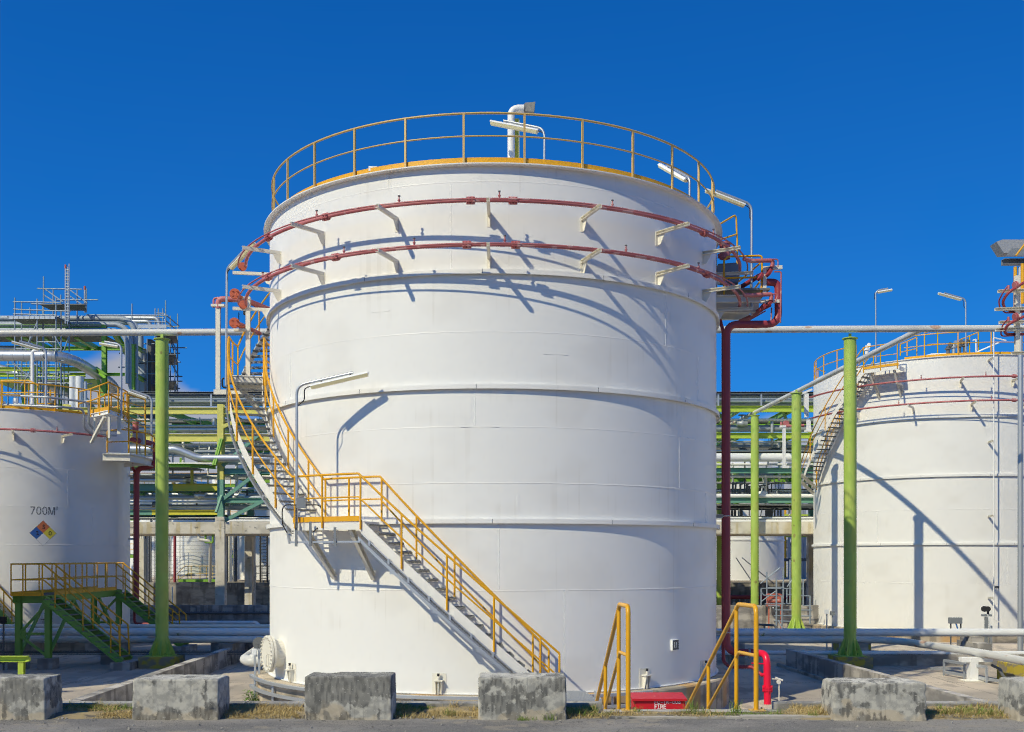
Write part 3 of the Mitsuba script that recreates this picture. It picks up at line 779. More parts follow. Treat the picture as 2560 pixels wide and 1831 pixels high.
# ================================================================== right side of the big tank: foam platform and fire risers
Y = 31.2
fp = thing('foam_platform', 'cream steel platform with yellow rails high on the right side of the big tank', 'platform')
for px0, px1, py, h, yy in ((1796, 1902, 748, 0.20, 30.4), (1800, 1898, 768, 0.34, 31.0), (1800, 1875, 788, 0.30, 32.6)):
    m = M(); m.channel(at(px0 - 30, py, yy), at(px1, py, yy), 0.10, h); part(fp, 'beam', m, 'm_cream')
m = M(); p = at(1790, 742, 31.4); m.box(p[0] - 0.5, p[0] + 1.35, 30.4, 33.4, p[2] - 0.05, p[2]); part(fp, 'deck', m, 'm_grating')
for seg in ([(1789, 712, 30.5), (1789, 640, 30.5)],):
    pass
rails = [
    [(1798, 562, 32.2), (1840, 537, 32.6), (1843, 600, 32.6), (1843, 742, 32.6)],
    [(1800, 600, 32.2), (1843, 586, 32.6)],
    [(1810, 742, 30.5), (1810, 652, 30.5), (1820, 642, 30.5), (1905, 640, 30.5), (1905, 690, 30.5), (1902, 740, 30.5)],
    [(1812, 696, 30.5), (1905, 694, 30.5)],
    [(1899, 660, 31.2), (1850, 702, 33.0), (1815, 725, 33.5)],
    [(1899, 706, 31.2), (1880, 730, 33.0)],
    [(1878, 680, 32.0), (1877, 740, 32.0)],
    [(1789, 590, 32.0), (1791, 742, 32.0)],
    [(1823, 635, 32.6), (1842, 624, 32.8)],
]
rm = M()
for pl in rails:
    rm.tube(fillet([at(*q) for q in pl], 0.08, 3), 0.028, 8)
part(fp, 'railing', rm, 'm_yellow')
m = M(); m.cyl(at(1812, 648, 31.6), at(1812, 611, 31.6), 0.155, 16); m.disc(at(1812, 610, 31.6), (0, 0, 1), 0.18, 0.05, 16); m.cyl(at(1795, 641, 31.6), at(1812, 641, 31.6), 0.07, 10)
solo('foam_chamber', m, 'm_red', 'upright red foam chamber at the right edge of the big tank, under the railing', 'foam chamber')
m = M(); p = at(1821, 682, 31.9)
m.prism([p + V3(-0.36, 0, -0.26), p + V3(0.30, 0, -0.30), p + V3(0.34, 0, -0.1), p + V3(0.34, 0, 0.16), p + V3(0.24, 0, 0.30), p + V3(-0.30, 0, 0.26)], V3(0, 0.4, 0))
m.bar(at(1829, 706, 31.9), at(1829, 740, 31.9), 0.06)
solo('control_cabinet', m, 'm_grey_box', 'dark grey cabinet on the platform right of the big tank', 'cabinet')

fr = thing('fire_riser', 'tall dark red fire riser pipes up the right side of the big tank', 'pipe')
pts = [at(1808, 720, 31.5), at(1898, 690, 31.2), at(1914, 706, 30.6), at(1945, 707, 30.6), at(1946, 811, 30.6), at(1817, 812, 30.4), at(1817, 1632, 30.4), at(1893, 1632, 30.2)]
m = M(); m.bend(pts[2:], 0.105, 0.34, 14, 8); part(fr, 'main_pipe', m, 'm_maroon')
m = M(); m.bend([at(1800, 800, 30.9), at(1808, 830, 30.75), at(1808, 1620, 30.7), at(1809, 1655, 30.6), at(1824, 1668, 30.3), at(1880, 1668, 29.9), at(1907, 1690, 29.6)], 0.05, 0.2, 8, 5); part(fr, 'thin_pipe', m, 'm_maroon')
m = M(); m.bend([at(1860, 648, 30.0), at(1876, 653, 30.2), at(1933, 652, 30.3), at(1930, 668, 30.3)], 0.06, 0.10, 10); part(fr, 'branch', m, 'm_red')
m = M(); m.bend([at(1860, 738, 30.0), at(1880, 739, 30.2), at(1930, 736, 30.3), at(1927, 752, 30.3)], 0.06, 0.10, 10); part(fr, 'branch', m, 'm_red')
m = M(); m.bend([at(1928, 672, 30.4), at(1915, 690, 30.6), at(1898, 690, 31.2), at(1810, 745, 33.0)], 0.07, 0.1, 10); m.bend([at(1925, 762, 30.4), at(1905, 772, 30.6), at(1880, 792, 31.5), at(1850, 805, 32.5)], 0.07, 0.1, 10); part(fr, 'cross_pipe', m, 'm_maroon')
for px, py in ((1922, 682), (1906, 770), (1900, 692), (1923, 758)):
    m = M(); m.disc(at(px, py, 30.4), unit(V3(1, 0.3, -0.6)), 0.13, 0.07, 14); part(fr, 'flange', m, 'm_maroon')
m = M(); m.bend([at(1930, 649, 30.2), at(1945, 649, 30.2), at(1945, 668, 30.2)], 0.018, 0.06, 6); m.bend([at(1936, 680, 30.2), at(1953, 680, 30.2), at(1951, 808, 30.2)], 0.022, 0.06, 6); m.bend([at(1930, 736, 30.2), at(1945, 736, 30.2), at(1938, 756, 30.2)], 0.018, 0.06, 6); m.tube([at(1870, 803, 31), at(1914, 778, 30.5)], 0.02, 6); m.tube([at(1929, 770, 30.5), at(1928, 806, 30.5)], 0.02, 6)
part(fr, 'drain_pipe', m, 'm_red')
for py in (1291, 1582):
    m = M(); m.channel(at(1775, py, 30.6), at(1814, py, 30.5), 0.12, 0.11); m.arc(at(1817, py, 30.4), 0.118, at(1817, py, 30.4)[2], 0, 360, 0.012, 6, 20); part(fr, 'bracket', m, 'm_cream')
fs = thing('pipe_stand', 'white bent stand carrying red pipes off the right platform', 'stand')
m = M(); m.bar(at(1911, 735, 30.5), at(1911, 672, 30.5), 0.10); m.bar(at(1907, 672, 30.5), at(1955, 669, 30.5), 0.10); m.bar(at(1900, 755, 30.5), at(1948, 754, 30.5), 0.09); part(fs, 'frame', m, 'm_cream')

# red standpipe on the floor
h = thing('fire_standpipe', 'bright red fire standpipe bending down to the plant floor', 'standpipe')
m = M(); x = 7.1; Yh = 29.6
m.bend([at(1890, 1633, 30.2), V3(x - 0.02, Yh, -1.02), V3(x, Yh, FLOOR)], 0.098, 0.34, 16, 9); part(h, 'pipe', m, 'm_bright_red')
for z in (-1.95, -2.02):
    m = M(); m.disc(V3(x, Yh, z), (0, 0, 1), 0.145, 0.04, 18); part(h, 'flange', m, 'm_bright_red')
for k in range(8):
    a = k * math.pi / 4
    m = M(); m.cyl(V3(x + 0.125 * math.cos(a), Yh + 0.125 * math.sin(a), -2.08), V3(x + 0.125 * math.cos(a), Yh + 0.125 * math.sin(a), -1.89), 0.014, 6); part(h, 'bolt', m, 'm_bright_red')
m = M(); m.disc(at(1873, 1634, 30.2), (1, 0, 0), 0.15, 0.05, 16); part(h, 'flange', m, 'm_grey_box')
m = M(); m.bend([V3(x - 0.05, Yh, -1.30), V3(x - 0.45, Yh, -1.28)], 0.02, 0.1, 6); part(h, 'branch', m, 'm_bright_red')
m = M(); m.bend([V3(x - 0.05, Yh, -1.6), V3(x - 0.2, Yh, -1.6)], 0.045, 0.1, 8); part(h, 'branch', m, 'm_bright_red')
m = M(); m.bend([V3(x + 0.32, Yh, FLOOR), V3(x + 0.32, Yh, -1.72), V3(x + 0.12, Yh, -1.72)], 0.018, 0.05, 6); m.disc(V3(x + 0.30, Yh - 0.03, -1.80), (0, 1, 0), 0.06, 0.05, 10); m.cyl(V3(x + 0.22, Yh, -1.68), V3(x + 0.42, Yh, -1.76), 0.03, 8); part(h, 'drain_valve', m, 'm_cream')

# ------------------------------------------------------------------ fittings round the foot of the big tank
mh = thing('manhole', 'round cream bolted manhole cover low on the left of the big tank', 'manhole')
a = -60; d = unit(pol((0, 0), 1, a, 0)); c0 = pol(MAIN, MR - 0.16, a, -0.90)
m = M(); m.cyl(c0 - d * 0.3, c0 + d * 0.42, 0.37, 28); part(mh, 'neck', m, 'm_cream')
m = M(); m.disc(c0 + d * 0.45, d, 0.49, 0.06, 32); m.disc(c0 + d * 0.52, d, 0.49, 0.05, 32); part(mh, 'cover', m, 'm_cream')
tn = V3(d[1], -d[0], 0)
for k in range(24):
    b = k * math.pi / 12; o = tn * math.cos(b) * 0.44 + V3(0, 0, math.sin(b) * 0.44)
    m = M(); m.cyl(c0 + d * 0.40 + o, c0 + d * 0.59 + o, 0.022, 6); part(mh, 'bolt', m, 'm_cream')
m = M(); m.bend([c0 + d * 0.55 - tn * 0.2, c0 + d * 0.63 - tn * 0.2, c0 + d * 0.63 - tn * 0.2 + V3(0, 0, -0.3), c0 + d * 0.55 - tn * 0.2 + V3(0, 0, -0.3)], 0.015, 0.04, 6); part(mh, 'handle', m, 'm_cream')
noz = thing('outlet_valve', 'cream outlet pipe with valve and grey switch posts beside the manhole', 'valve')
q = at(690, 1632, 31.2)
m = M(); m.bend([q + V3(0.8, 0.3, 0), at(650, 1634, 30.9), at(622, 1652, 30.8)], 0.13, 0.2, 12); m.bend([at(655, 1654, 30.8), at(626, 1655, 30.7), at(612, 1649, 31.0), at(640, 1628, 33.5)], 0.15, 0.2, 14); part(noz, 'pipe', m, 'm_pipe')
for px in (640, 652, 662):
    m = M(); m.disc(at(px, 1641, 30.9), (1, 0.1, 0.2), 0.22, 0.05, 18); part(noz, 'flange', m, 'm_clad_dull')
m = M(); m.disc(at(648, 1610, 31.3), (0.2, 1, 0), 0.20, 0.03, 18); m.cyl(at(646, 1640, 31.0), at(644, 1610, 31.0), 0.03, 8); m.bar(at(640, 1612, 30.8), at(662, 1612, 30.9), 0.03); part(noz, 'hand_wheel', m, 'm_steel_dark')
m = M(); m.cyl(at(639, 1745, 29.6), at(637, 1640, 29.6), 0.03, 8); m.bar(at(648, 1690, 29.9), at(648, 1624, 29.9), 0.05); m.bar(at(632, 1624, 29.9), at(649, 1624, 29.9), 0.05, 0.03); part(noz, 'post', m, 'm_galv')
m = M(); m.obox(at(636, 1630, 29.8), (1, 0, 0), (0, 1, 0), (0, 0, 1), 0.06, 0.05, 0.075); part(noz, 'box', m, 'm_pipe_grey')

for n_, (a, lab) in enumerate(((-52.5, 'cream anchor bolt chair at the foot of the big tank beside the manhole'), (-10.5, 'cream anchor bolt chair at the foot of the big tank between the two middle blocks'), (36, 'cream anchor bolt chair behind the red cabinet'), (60, 'cream anchor bolt chair nearest the right edge of the big tank'))):
    ch = thing('anchor_chair', lab, 'anchor', 'anchor chairs round the foot of the big tank')
    d = unit(pol((0, 0), 1, a, 0)); tn = V3(math.cos(math.radians(a)), math.sin(math.radians(a)), 0); z = Z0
    m = M(); m.obox(pol(MAIN, MR + 0.08, a, z + 0.33), d, tn, (0, 0, 1), 0.10, 0.11, 0.012)
    for sgn in (-1, 1):
        p = pol(MAIN, MR, a, z) + tn * 0.07 * sgn
        m.prism([p + V3(0, 0, 0.32), p + d * 0.16 + V3(0, 0, 0.32), p + d * 0.09 + V3(0, 0, 0.0), p], tn * 0.012)
    m.obox(pol(MAIN, MR + 0.006, a, z + 0.25), d, tn, (0, 0, 1), 0.005, 0.17, 0.245)
    part(ch, 'chair', m, 'm_cream')
    m = M(); m.cyl(pol(MAIN, MR + 0.10, a, z), pol(MAIN, MR + 0.10, a, z + 0.45), 0.02, 8); m.cyl(pol(MAIN, MR + 0.10, a, z + 0.345), pol(MAIN, MR + 0.10, a, z + 0.42), 0.04, 6); part(ch, 'bolt', m, 'm_cream')
    m = M(); m.cyl(pol(MAIN, MR + 0.10, a, z + 0.44), pol(MAIN, MR + 0.10, a, z + 0.50), 0.032, 8); part(ch, 'cap', m, 'm_black')
ct = thing('ring_conduit', 'galvanised cable channels curving round the base of the big tank', 'cable channel')
for z in (-1.60, -1.88):
    m = M(); m.lathe(MAIN, [(MR + 0.48, z - 0.04), (MR + 0.58, z - 0.04), (MR + 0.58, z + 0.03), (MR + 0.48, z + 0.03)], -72, 34, step=2); part(ct, 'channel', m, 'm_galv')
for a in (-71, -55, -35, -15, 5, 25):
    m = M(); m.bar(pol(MAIN, MR + 0.44, a, FLOOR), pol(MAIN, MR + 0.44, a, -1.58), 0.05); part(ct, 'post', m, 'm_galv')
gp = thing('grating_platform', 'low galvanised grating platform at the foot of the stair', 'platform')
c0 = at(1425, 1740, 23.5); zt = -1.40
m = M()
for k in range(16):
    m.bar(V3(0.9 + 0.06 * k, 22.9, zt), V3(0.75 + 0.06 * k, 24.3, zt), 0.012, 0.03)
for yy in np.linspace(22.9, 24.3, 6):
    m.bar(V3(0.9 - (yy - 22.9) * 0.107, yy, zt - 0.003), V3(1.82 - (yy - 22.9) * 0.107, yy, zt - 0.003), 0.02, 0.035)
part(gp, 'grating', m, 'm_galv')
m = M(); m.box(0.70, 1.92, 22.82, 22.87, zt - 0.13, zt + 0.02); m.box(1.87, 1.92, 22.87, 24.3, zt - 0.13, zt + 0.02)
for x_ in (0.75, 1.88):
    m.box(x_ - 0.03, x_ + 0.03, 22.83, 22.89, FLOOR, zt - 0.12)
part(gp, 'frame', m, 'm_galv')
gb = thing('gauge_box', 'small white gauge box with dark face on the shaded right side of the big tank', 'gauge box')
p = pol(MAIN, MR, 45.8, -0.57); d = unit(pol((0, 0), 1, 45.8, 0)); tn = V3(math.cos(math.radians(45.8)), math.sin(math.radians(45.8)), 0)
m = M(); m.obox(p + d * 0.03, d, tn, (0, 0, 1), 0.035, 0.135, 0.135); part(gb, 'case', m, 'm_white')
m = M(); m.obox(p + d * 0.068, d, tn, (0, 0, 1), 0.004, 0.122, 0.122); part(gb, 'face', m, 'm_steel_dark')
for k in (-0.05, 0.02):
    m = M(); m.obox(p + d * 0.074 + tn * k + V3(0, 0, 0.0), d, tn, (0, 0, 1), 0.003, 0.008, 0.07); part(gb, 'gauge', m, 'm_pipe_grey')

# ================================================================== green posts and overhead pipes
def green_post(label, x, y, ztop, r=0.235, foot=True):
    t = thing('green_post', label, 'post', 'green posts carrying the overhead pipe')
    m = M(); m.tube([V3(x, y, FLOOR + 0.42), V3(x, y, ztop - 0.10)], r, 28); part(t, 'column', m, 'm_green')
    m = M(); m.disc(V3(x, y, ztop - 0.09), (0, 0, 1), r * 1.28, 0.03, 28); m.bar(V3(x, y, ztop - 0.08), V3(x, y, ztop + 0.10), 0.10, 0.06); part(t, 'cap', m, 'm_green')
    m = M(); m.box(x - r - 0.24, x + r + 0.24, y - r - 0.24, y + r + 0.24, FLOOR + 0.42, FLOOR + 0.45); part(t, 'base_plate', m, 'm_green')
    for k in range(8):
        a = k * math.pi / 4 + 0.2; d = V3(math.cos(a), math.sin(a), 0); p = V3(x, y, FLOOR + 0.45); tn = V3(-d[1], d[0], 0)
        m = M(); m.prism([p + d * (r - 0.01), p + d * (r + 0.23), p + d * (r + 0.22) + V3(0, 0, 0.10), p + d * r + V3(0, 0, 0.62)], tn * 0.02); part(t, 'gusset', m, 'm_green')
    for k in range(8):
        a = k * math.pi / 4 + 0.59; p = V3(x + math.cos(a) * (r + 0.13), y + math.sin(a) * (r + 0.13), FLOOR + 0.45)
        m = M(); m.cyl(p, p + V3(0, 0, 0.09), 0.03, 6); part(t, 'anchor_bolt', m, 'm_stair_green')
    f = M(); f.box(x - r - 0.42, x + r + 0.42, y - r - 0.42, y + r + 0.42, FLOOR - 0.05, FLOOR + 0.418)
    solo('post_footing', f, 'm_yfoot', 'yellow painted concrete footing of the ' + label.split(',')[0], 'footing')
    return t


ZP = 10.07
PX = lambda px, Y: (px - CX) * Y / F
green_post('tall green post left of the big tank, behind the small stair', PX(405, 39.7), 39.7, ZP - 0.20)
green_post('tall nearest green post right of the big tank', PX(2125, 39.7), 39.7, ZP - 0.17, 0.225)
green_post('green post standing hidden right behind the nearest right one', PX(2129, 46.7), 46.7, ZP - 0.16, 0.215)
green_post('second green post, under the sloping pipe', PX(1991, 53.0), 53.0, ZP - 0.16, 0.235)
green_post('third green post, farther along the sloping pipe', PX(1887, 61.3), 61.3, ZP - 0.16, 0.225)
green_post('farthest green post, mostly hidden by the red riser', PX(1800, 69.2), 69.2, ZP - 0.2, 0.225)


def collars(t, p, q, step, r, bsdf):
    p, q = np.asarray(p, float), np.asarray(q, float); L = np.linalg.norm(q - p)
    for k in range(1, int(L / step)):
        m = M(); m.disc(p + (q - p) * k * step / L, q - p, r, 0.03, 16); part(t, 'weld_band', m, bsdf)


t = thing('overhead_pipe', 'long pale overhead pipe on green posts, passing behind the big tank', 'pipe')
p, q = at(-70, 834, 39.85), at(2640, 821, 39.55)
m = M(); m.tube([p, q], 0.125, 16); part(t, 'pipe', m, 'm_pipe'); collars(t, p, q, 5.2, 0.130, 'm_pipe')
t = thing('overhead_pipe', 'pale branch pipe running back over the far green posts', 'pipe')
p, q = at(2306, 822, 39.6), at(1740, 1106, 77.0)
m = M(); m.tube([p, q], 0.115, 14); part(t, 'pipe', m, 'm_pipe'); collars(t, p, q, 6.1, 0.12, 'm_pipe')

# ------------------------------------------------------------------ pipes along the ground
def long_pipe(label, pts, r, bsdf, rad=0.6, n=14, group='pipes laid along the ground', bands=None):
    t = thing('ground_pipe', label, 'pipe', group)
    m = M(); m.bend(pts, r, rad, n, 7); part(t, 'pipe', m, bsdf)
    return t


long_pipe('upper thick pale pipe along the ground in front of the rack', [V3(-46, 41.5, -1.22), V3(40, 41.5, -1.28)], 0.155, 'm_pipe_grey')
long_pipe('lower thick pale pipe along the ground that turns towards the road on the right', [V3(-46, 40.9, -1.47), V3(14.6, 40.9, -1.50), V3(15.5, 35.0, -1.5), V3(15.75, 26, -1.5)], 0.135, 'm_pipe', 1.6)
long_pipe('slim brownish pipe lying highest of the ground pipes', [V3(-46, 42.1, -1.06), V3(-7, 42.1, -1.06)], 0.085, 'm_cream')
long_pipe('third pale pipe lower along the ground on the right', [V3(4, 40.4, -1.95), V3(38, 40.4, -2.0)], 0.085, 'm_pipe_grey')
for k, z in enumerate((-1.86, -1.91, -1.97)):
    long_pipe(('top', 'middle', 'lowest')[k] + ' thin dark blue line running low along the ground left of the big tank', [V3(-20, 40.0, z), V3(-8.0, 40.0, z)], 0.02, 'm_steel_dark', group='thin lines along the ground')
for k, x in enumerate((-20.0, -15.4, -10.9, 8.6, 13.3, 18.0)):
    m = M(); m.box(x - 0.26, x + 0.26, 40.55, 42.5, FLOOR, -1.62); m.box(x - 0.22, x + 0.22, 41.2, 42.3, -1.62, -1.40)
    solo('pipe_sleeper', m, 'm_bund', ('concrete sleeper under the pipes left of the crossover stair', 'concrete sleeper under the pipes behind the crossover stair', 'concrete sleeper under the pipes right of the left green post', 'concrete sleeper under the pipes beside the red riser', 'concrete sleeper under the pipes behind the nearest right green post', 'concrete sleeper under the pipes near the white pipe support')[k], 'pipe support', 'concrete sleepers under the ground pipes')
m = M(); m.box(-12.1, -8.2, 42.8, 43.2, FLOOR, -1.55); solo('low_wall', m, 'm_bund', 'short dark concrete wall under the ground pipes left of the big tank', 'wall')
ps = thing('pipe_support', 'white rounded T-shaped support under the turning pipe on the right', 'pipe support')
c0 = at(2431, 1703, 35.2)
m = M(); m.box(c0[0] - 0.13, c0[0] + 0.13, 35.05, 35.35, FLOOR, -1.78); m.box(c0[0] - 0.13, c0[0] + 0.13, 35.04, 35.36, -1.78, -1.64); m.box(c0[0] - 0.40, c0[0] - 0.13, 35.06, 35.34, -1.79, -1.64); m.box(c0[0] + 0.13, c0[0] + 0.62, 35.06, 35.34, -1.78, -1.64); part(ps, 'column', m, 'm_white')
m = M(); m.box(c0[0] - 0.34, c0[0] + 0.5, 34.9, 35.5, FLOOR + 0.002, FLOOR + 0.03); part(ps, 'base', m, 'm_cream')
# galvanised guard rail frame on the floor by the support
gr = thing('guard_frame', 'low grey-blue steel guard frame round the white pipe support', 'guard rail')
A = [at(2360, 1684, 36.8), at(2411, 1696, 35.6), at(2466, 1709, 34.6), at(2530, 1720, 33.6)]
for p in A[:3]:
    m = M(); m.bar(V3(p[0], p[1], FLOOR), V3(p[0], p[1], FLOOR + 0.52), 0.06); part(gr, 'post', m, 'm_galv')
m = M(); m.bar(V3(A[0][0], A[0][1], FLOOR + 0.52), V3(A[2][0], A[2][1], FLOOR + 0.52), 0.07, 0.09); m.bar(V3(A[0][0], A[0][1], FLOOR + 0.12), V3(A[3][0], A[3][1], FLOOR + 0.12), 0.07, 0.09)
m.bar(V3(A[0][0], A[0][1] + 1.2, FLOOR + 0.12), V3(A[3][0] + 0.5, A[0][1] + 1.2, FLOOR + 0.12), 0.07, 0.09)
part(gr, 'rail', m, 'm_galv')
m = M(); m.bend([at(2480, 1664, 35.0), at(2500, 1674, 34.6), at(2508, 1690, 34.2), at(2522, 1706, 33.8)], 0.05, 0.1, 6); solo('black_hose', m, 'm_steel_dark', 'short dark hose hanging down beside the guard frame on the right', 'hose')
m = M(); m.box(16.2, 17.6, 34.4, 35.6, FLOOR, FLOOR + 0.62); solo('yellow_footing', m, 'm_yfoot', 'yellow painted concrete footing at the right edge beside the grey pipe', 'footing')
ip = thing('instrument_post', 'grey instrument post with round black gauge in front of the right tank', 'instrument')
c0 = at(2466, 1632, 42.5)
m = M(); m.bar(V3(c0[0], 42.5, FLOOR), at(2466, 1543, 42.5), 0.12, 0.10); m.bar(at(2455, 1539, 42.5), at(2478, 1539, 42.5), 0.16, 0.08); part(ip, 'post', m, 'm_grey_box')
m = M(); m.disc(at(2461, 1523, 42.4), (0.15, 1, 0), 0.115, 0.12, 18); m.disc(at(2469, 1523, 42.4), (0.15, 1, 0), 0.105, 0.14, 18); m.cyl(at(2470, 1523, 42.5), at(2470, 1538, 42.5), 0.04, 8); part(ip, 'gauge', m, 'm_black')
m = M(); m.bend([at(2469, 1536, 42.3), at(2474, 1560, 42.3), at(2476, 1575, 42.3), at(2492, 1579, 42.6)], 0.02, 0.1, 6); part(ip, 'cable', m, 'm_pipe_grey')
m = M(); m.bar(V3(PX(2477, 42.6), 42.6, FLOOR), at(2477, 1565, 42.6), 0.10, 0.06); part(ip, 'post', m, 'm_galv')
ic = thing('instrument_case', 'dark instrument case on two legs with blue hoses in front of the right tank', 'instrument')
m = M(); p = at(2388, 1552, 46.0); m.obox(p, (1, 0, 0), (0, 1, 0), (0, 0, 1), 0.26, 0.12, 0.13); part(ic, 'case', m, 'm_grey_box')
for px in (2377, 2402):
    m = M(); m.bar(at(px, 1560, 46), V3(PX(px, 46), 46, FLOOR), 0.05); part(ic, 'leg', m, 'm_steel_dark')
m = M(); m.bend([at(2390, 1560, 45.95), at(2394, 1572, 45.95), at(2395, 1590, 45.95)], 0.03, 0.1, 6); m.obox(at(2395, 1582, 45.9), (1, 0, 0), (0, 1, 0), (0, 0, 1), 0.05, 0.04, 0.06); part(ic, 'hose', m, 'm_blue')
sb = thing('valve_post', 'pair of grey switch boxes on posts at the foot of the right tank', 'instrument')
for px, py in ((2067, 1530), (2081, 1534)):
    m = M(); m.bar(V3(PX(px, 47), 47, FLOOR), at(px, py, 47), 0.05); part(sb, 'post', m, 'm_galv')
    m = M(); m.obox(at(px, py, 46.95), (1, 0, 0), (0, 1, 0), (0, 0, 1), 0.09, 0.06, 0.09); part(sb, 'box', m, 'm_grey_box' if px > 2070 else 'm_pipe_grey')
pf = thing('floodlight_pole', 'tall grey pole with a large floodlight at the right edge of the picture', 'floodlight')
Y = 43.6; x = PX(2551, Y)
m = M(); m.tube([V3(x, Y, FLOOR), at(2551, 880, Y), at(2550, 668, Y)], [0.115, 0.105, 0.085], 14); part(pf, 'pole', m, 'm_galv')
m = M(); m.channel(at(2507, 656, Y), at(2600, 656, Y), 0.3, 0.22); part(pf, 'crossarm', m, 'm_grey_box')
m = M(); p = at(2491, 605, Y - 0.3); m.prism([p, p + V3(0.30, 0, -0.46), p + V3(0.75, 0, -0.44), p + V3(2.2, 0, -0.44), p + V3(2.2, 0, 0.09), p + V3(0.24, 0, 0.09)], V3(0, 0.6, 0)); part(pf, 'lamp_head', m, 'm_lamp_grey')
m = M(); p = at(2517, 625, Y - 0.34); m.prism([p + V3(-0.03, 0, -0.25), p + V3(1.6, 0, -0.25), p + V3(1.6, 0, 0.06), p + V3(0.2, 0, 0.06)], V3(0, 0.02, 0)); part(pf, 'lens_frame', m, 'm_grey_box')

# piping of the neighbour tank seen at the right edge
ep = thing('foam_pipe', 'red foam pipes on cream brackets in front of the floodlight pole at the right edge', 'pipe')
Y = 31.7
for py, a, b in ((729, 2496, 2575), (774, 2489, 2560), (807, 2499, 2575), (825, 2490, 2560), (884, 2530, 2590)):
    m = M(); m.channel(at(a, py, Y), at(b + 120, py - (b + 120 - a) * 0.03, Y + 0.4), 0.10, 0.085); part(ep, 'bracket', m, 'm_cream')
m = M(); m.channel(at(2543, 880, Y + 0.2), at(2543, 690, Y + 0.2), 0.12, 0.10, up=(0, 1, 0)); part(ep, 'stand', m, 'm_cream')
for y0 in (727, 806):
    m = M(); m.bend([at(2560, y0 - 20, Y - 0.2), at(2520, y0 + 5, Y - 0.2), at(2506, y0 + 28, Y), at(2512, y0 + 46, Y + 0.2), at(2528, y0 + 52, Y + 0.3), at(2580, y0 + 50, Y + 0.4)] if y0 == 727 else [at(2560, y0 - 14, Y - 0.2), at(2522, y0 + 4, Y - 0.2), at(2512, y0 + 18, Y), at(2513, y0 + 30, Y + 0.2), at(2580, y0 + 30, Y + 0.4)], 0.042, 0.3, 10); part(ep, 'pipe', m, 'm_maroon')
    m = M(); m.bend([at(2520, y0 - 12, Y - 0.2), at(2508, y0 + 4, Y - 0.2), at(2497, y0 + 25, Y), at(2499, y0 + 42, Y + 0.1), at(2513, y0 + 56, Y + 0.2), at(2560, y0 + 54, Y + 0.3)] if y0 == 727 else [at(2520, y0 - 8, Y - 0.2), at(2506, y0 + 8, Y), at(2500, y0 + 36, Y + 0.1), at(2560, y0 + 32, Y + 0.3)], 0.022, 0.2, 6); part(ep, 'thin_pipe', m, 'm_maroon')
    m = M(); m.disc(at(2537, y0 - 12, Y - 0.2), (1, 0.1, 0.3), 0.115, 0.035, 14); m.disc(at(2541, y0 - 14, Y - 0.2), (1, 0.1, 0.3), 0.115, 0.035, 14); part(ep, 'flange', m, 'm_red')
    m = M(); m.cyl(at(2521, y0 - 2, Y - 0.2), at(2521, y0 - 13, Y - 0.2), 0.035, 8); part(ep, 'nozzle', m, 'm_red')
er = thing('edge_railing', 'yellow stair posts behind the floodlight pole at the right edge', 'railing')
for px, y0, y1 in ((2538, 668, 812), (2556, 660, 760)):
    m = M(); m.cyl(at(px, y0, 32.6), at(px, y1, 32.6), 0.05, 8); part(er, 'post', m, 'm_yellow')
m = M(); m.tube([at(2540, 640, 32.6), at(2600, 560, 32.6)], 0.03, 8); part(er, 'rail', m, 'm_yellow')

# ================================================================== foreground
BL = [(-5.64, -4.757, 10.84, 11.28, 0.425, 0.0, 0.025, 'block at the left edge, dark stained front', ),
      (-3.86, -2.985, 10.83, 11.27, 0.415, 0.0, 0.02, 'second from the left, pale with dark stains at top and foot'),
      (-2.11, -1.225, 10.83, 11.26, 0.445, 0.0, 0.012, 'third from the left, in front of the tank, blackened upper half'),
      (-0.343, 0.553, 10.85, 11.28, 0.435, 0.0, 0.012, 'with grass at its foot below the lower stair end'),
      (3.27, 4.185, 10.78, 11.24, 0.385, -0.02, 0.035, 'right of the yellow handrails, pale grey streaked front'),
      (5.12, 6.05, 10.74, 11.22, 0.40, 0.0, 0.05, 'cut off by the right edge of the picture')]


def block(x0, x1, y0, y1, z1, twist, taper, seed):
    import manifold3d as m3
    rad = 0.022
    sp = m3.Manifold.sphere(rad, 16)
    pts = [(x, y, z) for x in (x0 + rad, x1 - rad) for y in (y0 + rad, y1 - rad) for z in (-0.12, z1 - rad)]
    b = m3.Manifold.batch_hull([sp.translate(p) for p in pts]).refine_to_length(0.028)
    me = b.to_mesh(); v, f = np.array(me.vert_properties[:, :3], float), np.array(me.tri_verts)
    k = np.clip(v[:, 2:3], 0, 1)
    cx = (x0 + x1) / 2
    v[:, 0:1] += np.sign(v[:, 0:1] - cx) * taper * (0.4 - k)
    v[:, 1] += twist * (v[:, 0] - cx) * 2
    n1 = meshkit.fbm(v * 5, 4, seed) - 0.5; n2 = meshkit.fbm(v * 22, 3, seed + 9) - 0.5
    c = np.array([cx, (y0 + y1) / 2, z1 / 2]); d = (v - c) / np.array([(x1 - x0) / 2, (y1 - y0) / 2, z1 / 2]); d /= np.linalg.norm(d, axis=1, keepdims=True)
    e = np.abs(d).max(1); soft = np.clip((0.88 - e) * 4, 0, 1)          # chipped arrises
    v += d * (n1 * 0.012 + n2 * 0.005)[:, None] - d * (soft * np.clip(meshkit.fbm(v * 11, 3, seed + 4) - 0.54, 0, 1) * 0.10)[:, None]
    return v, f


for k, (x0, x1, y0, y1, z1, tw, tp, lab) in enumerate(BL):
    key = thing('concrete_block', 'weathered concrete block ' + lab, 'concrete block', 'concrete blocks along the road')
    put(key, block(x0, x1, y0, y1, z1, tw, tp, 20 + k), 'm_block')


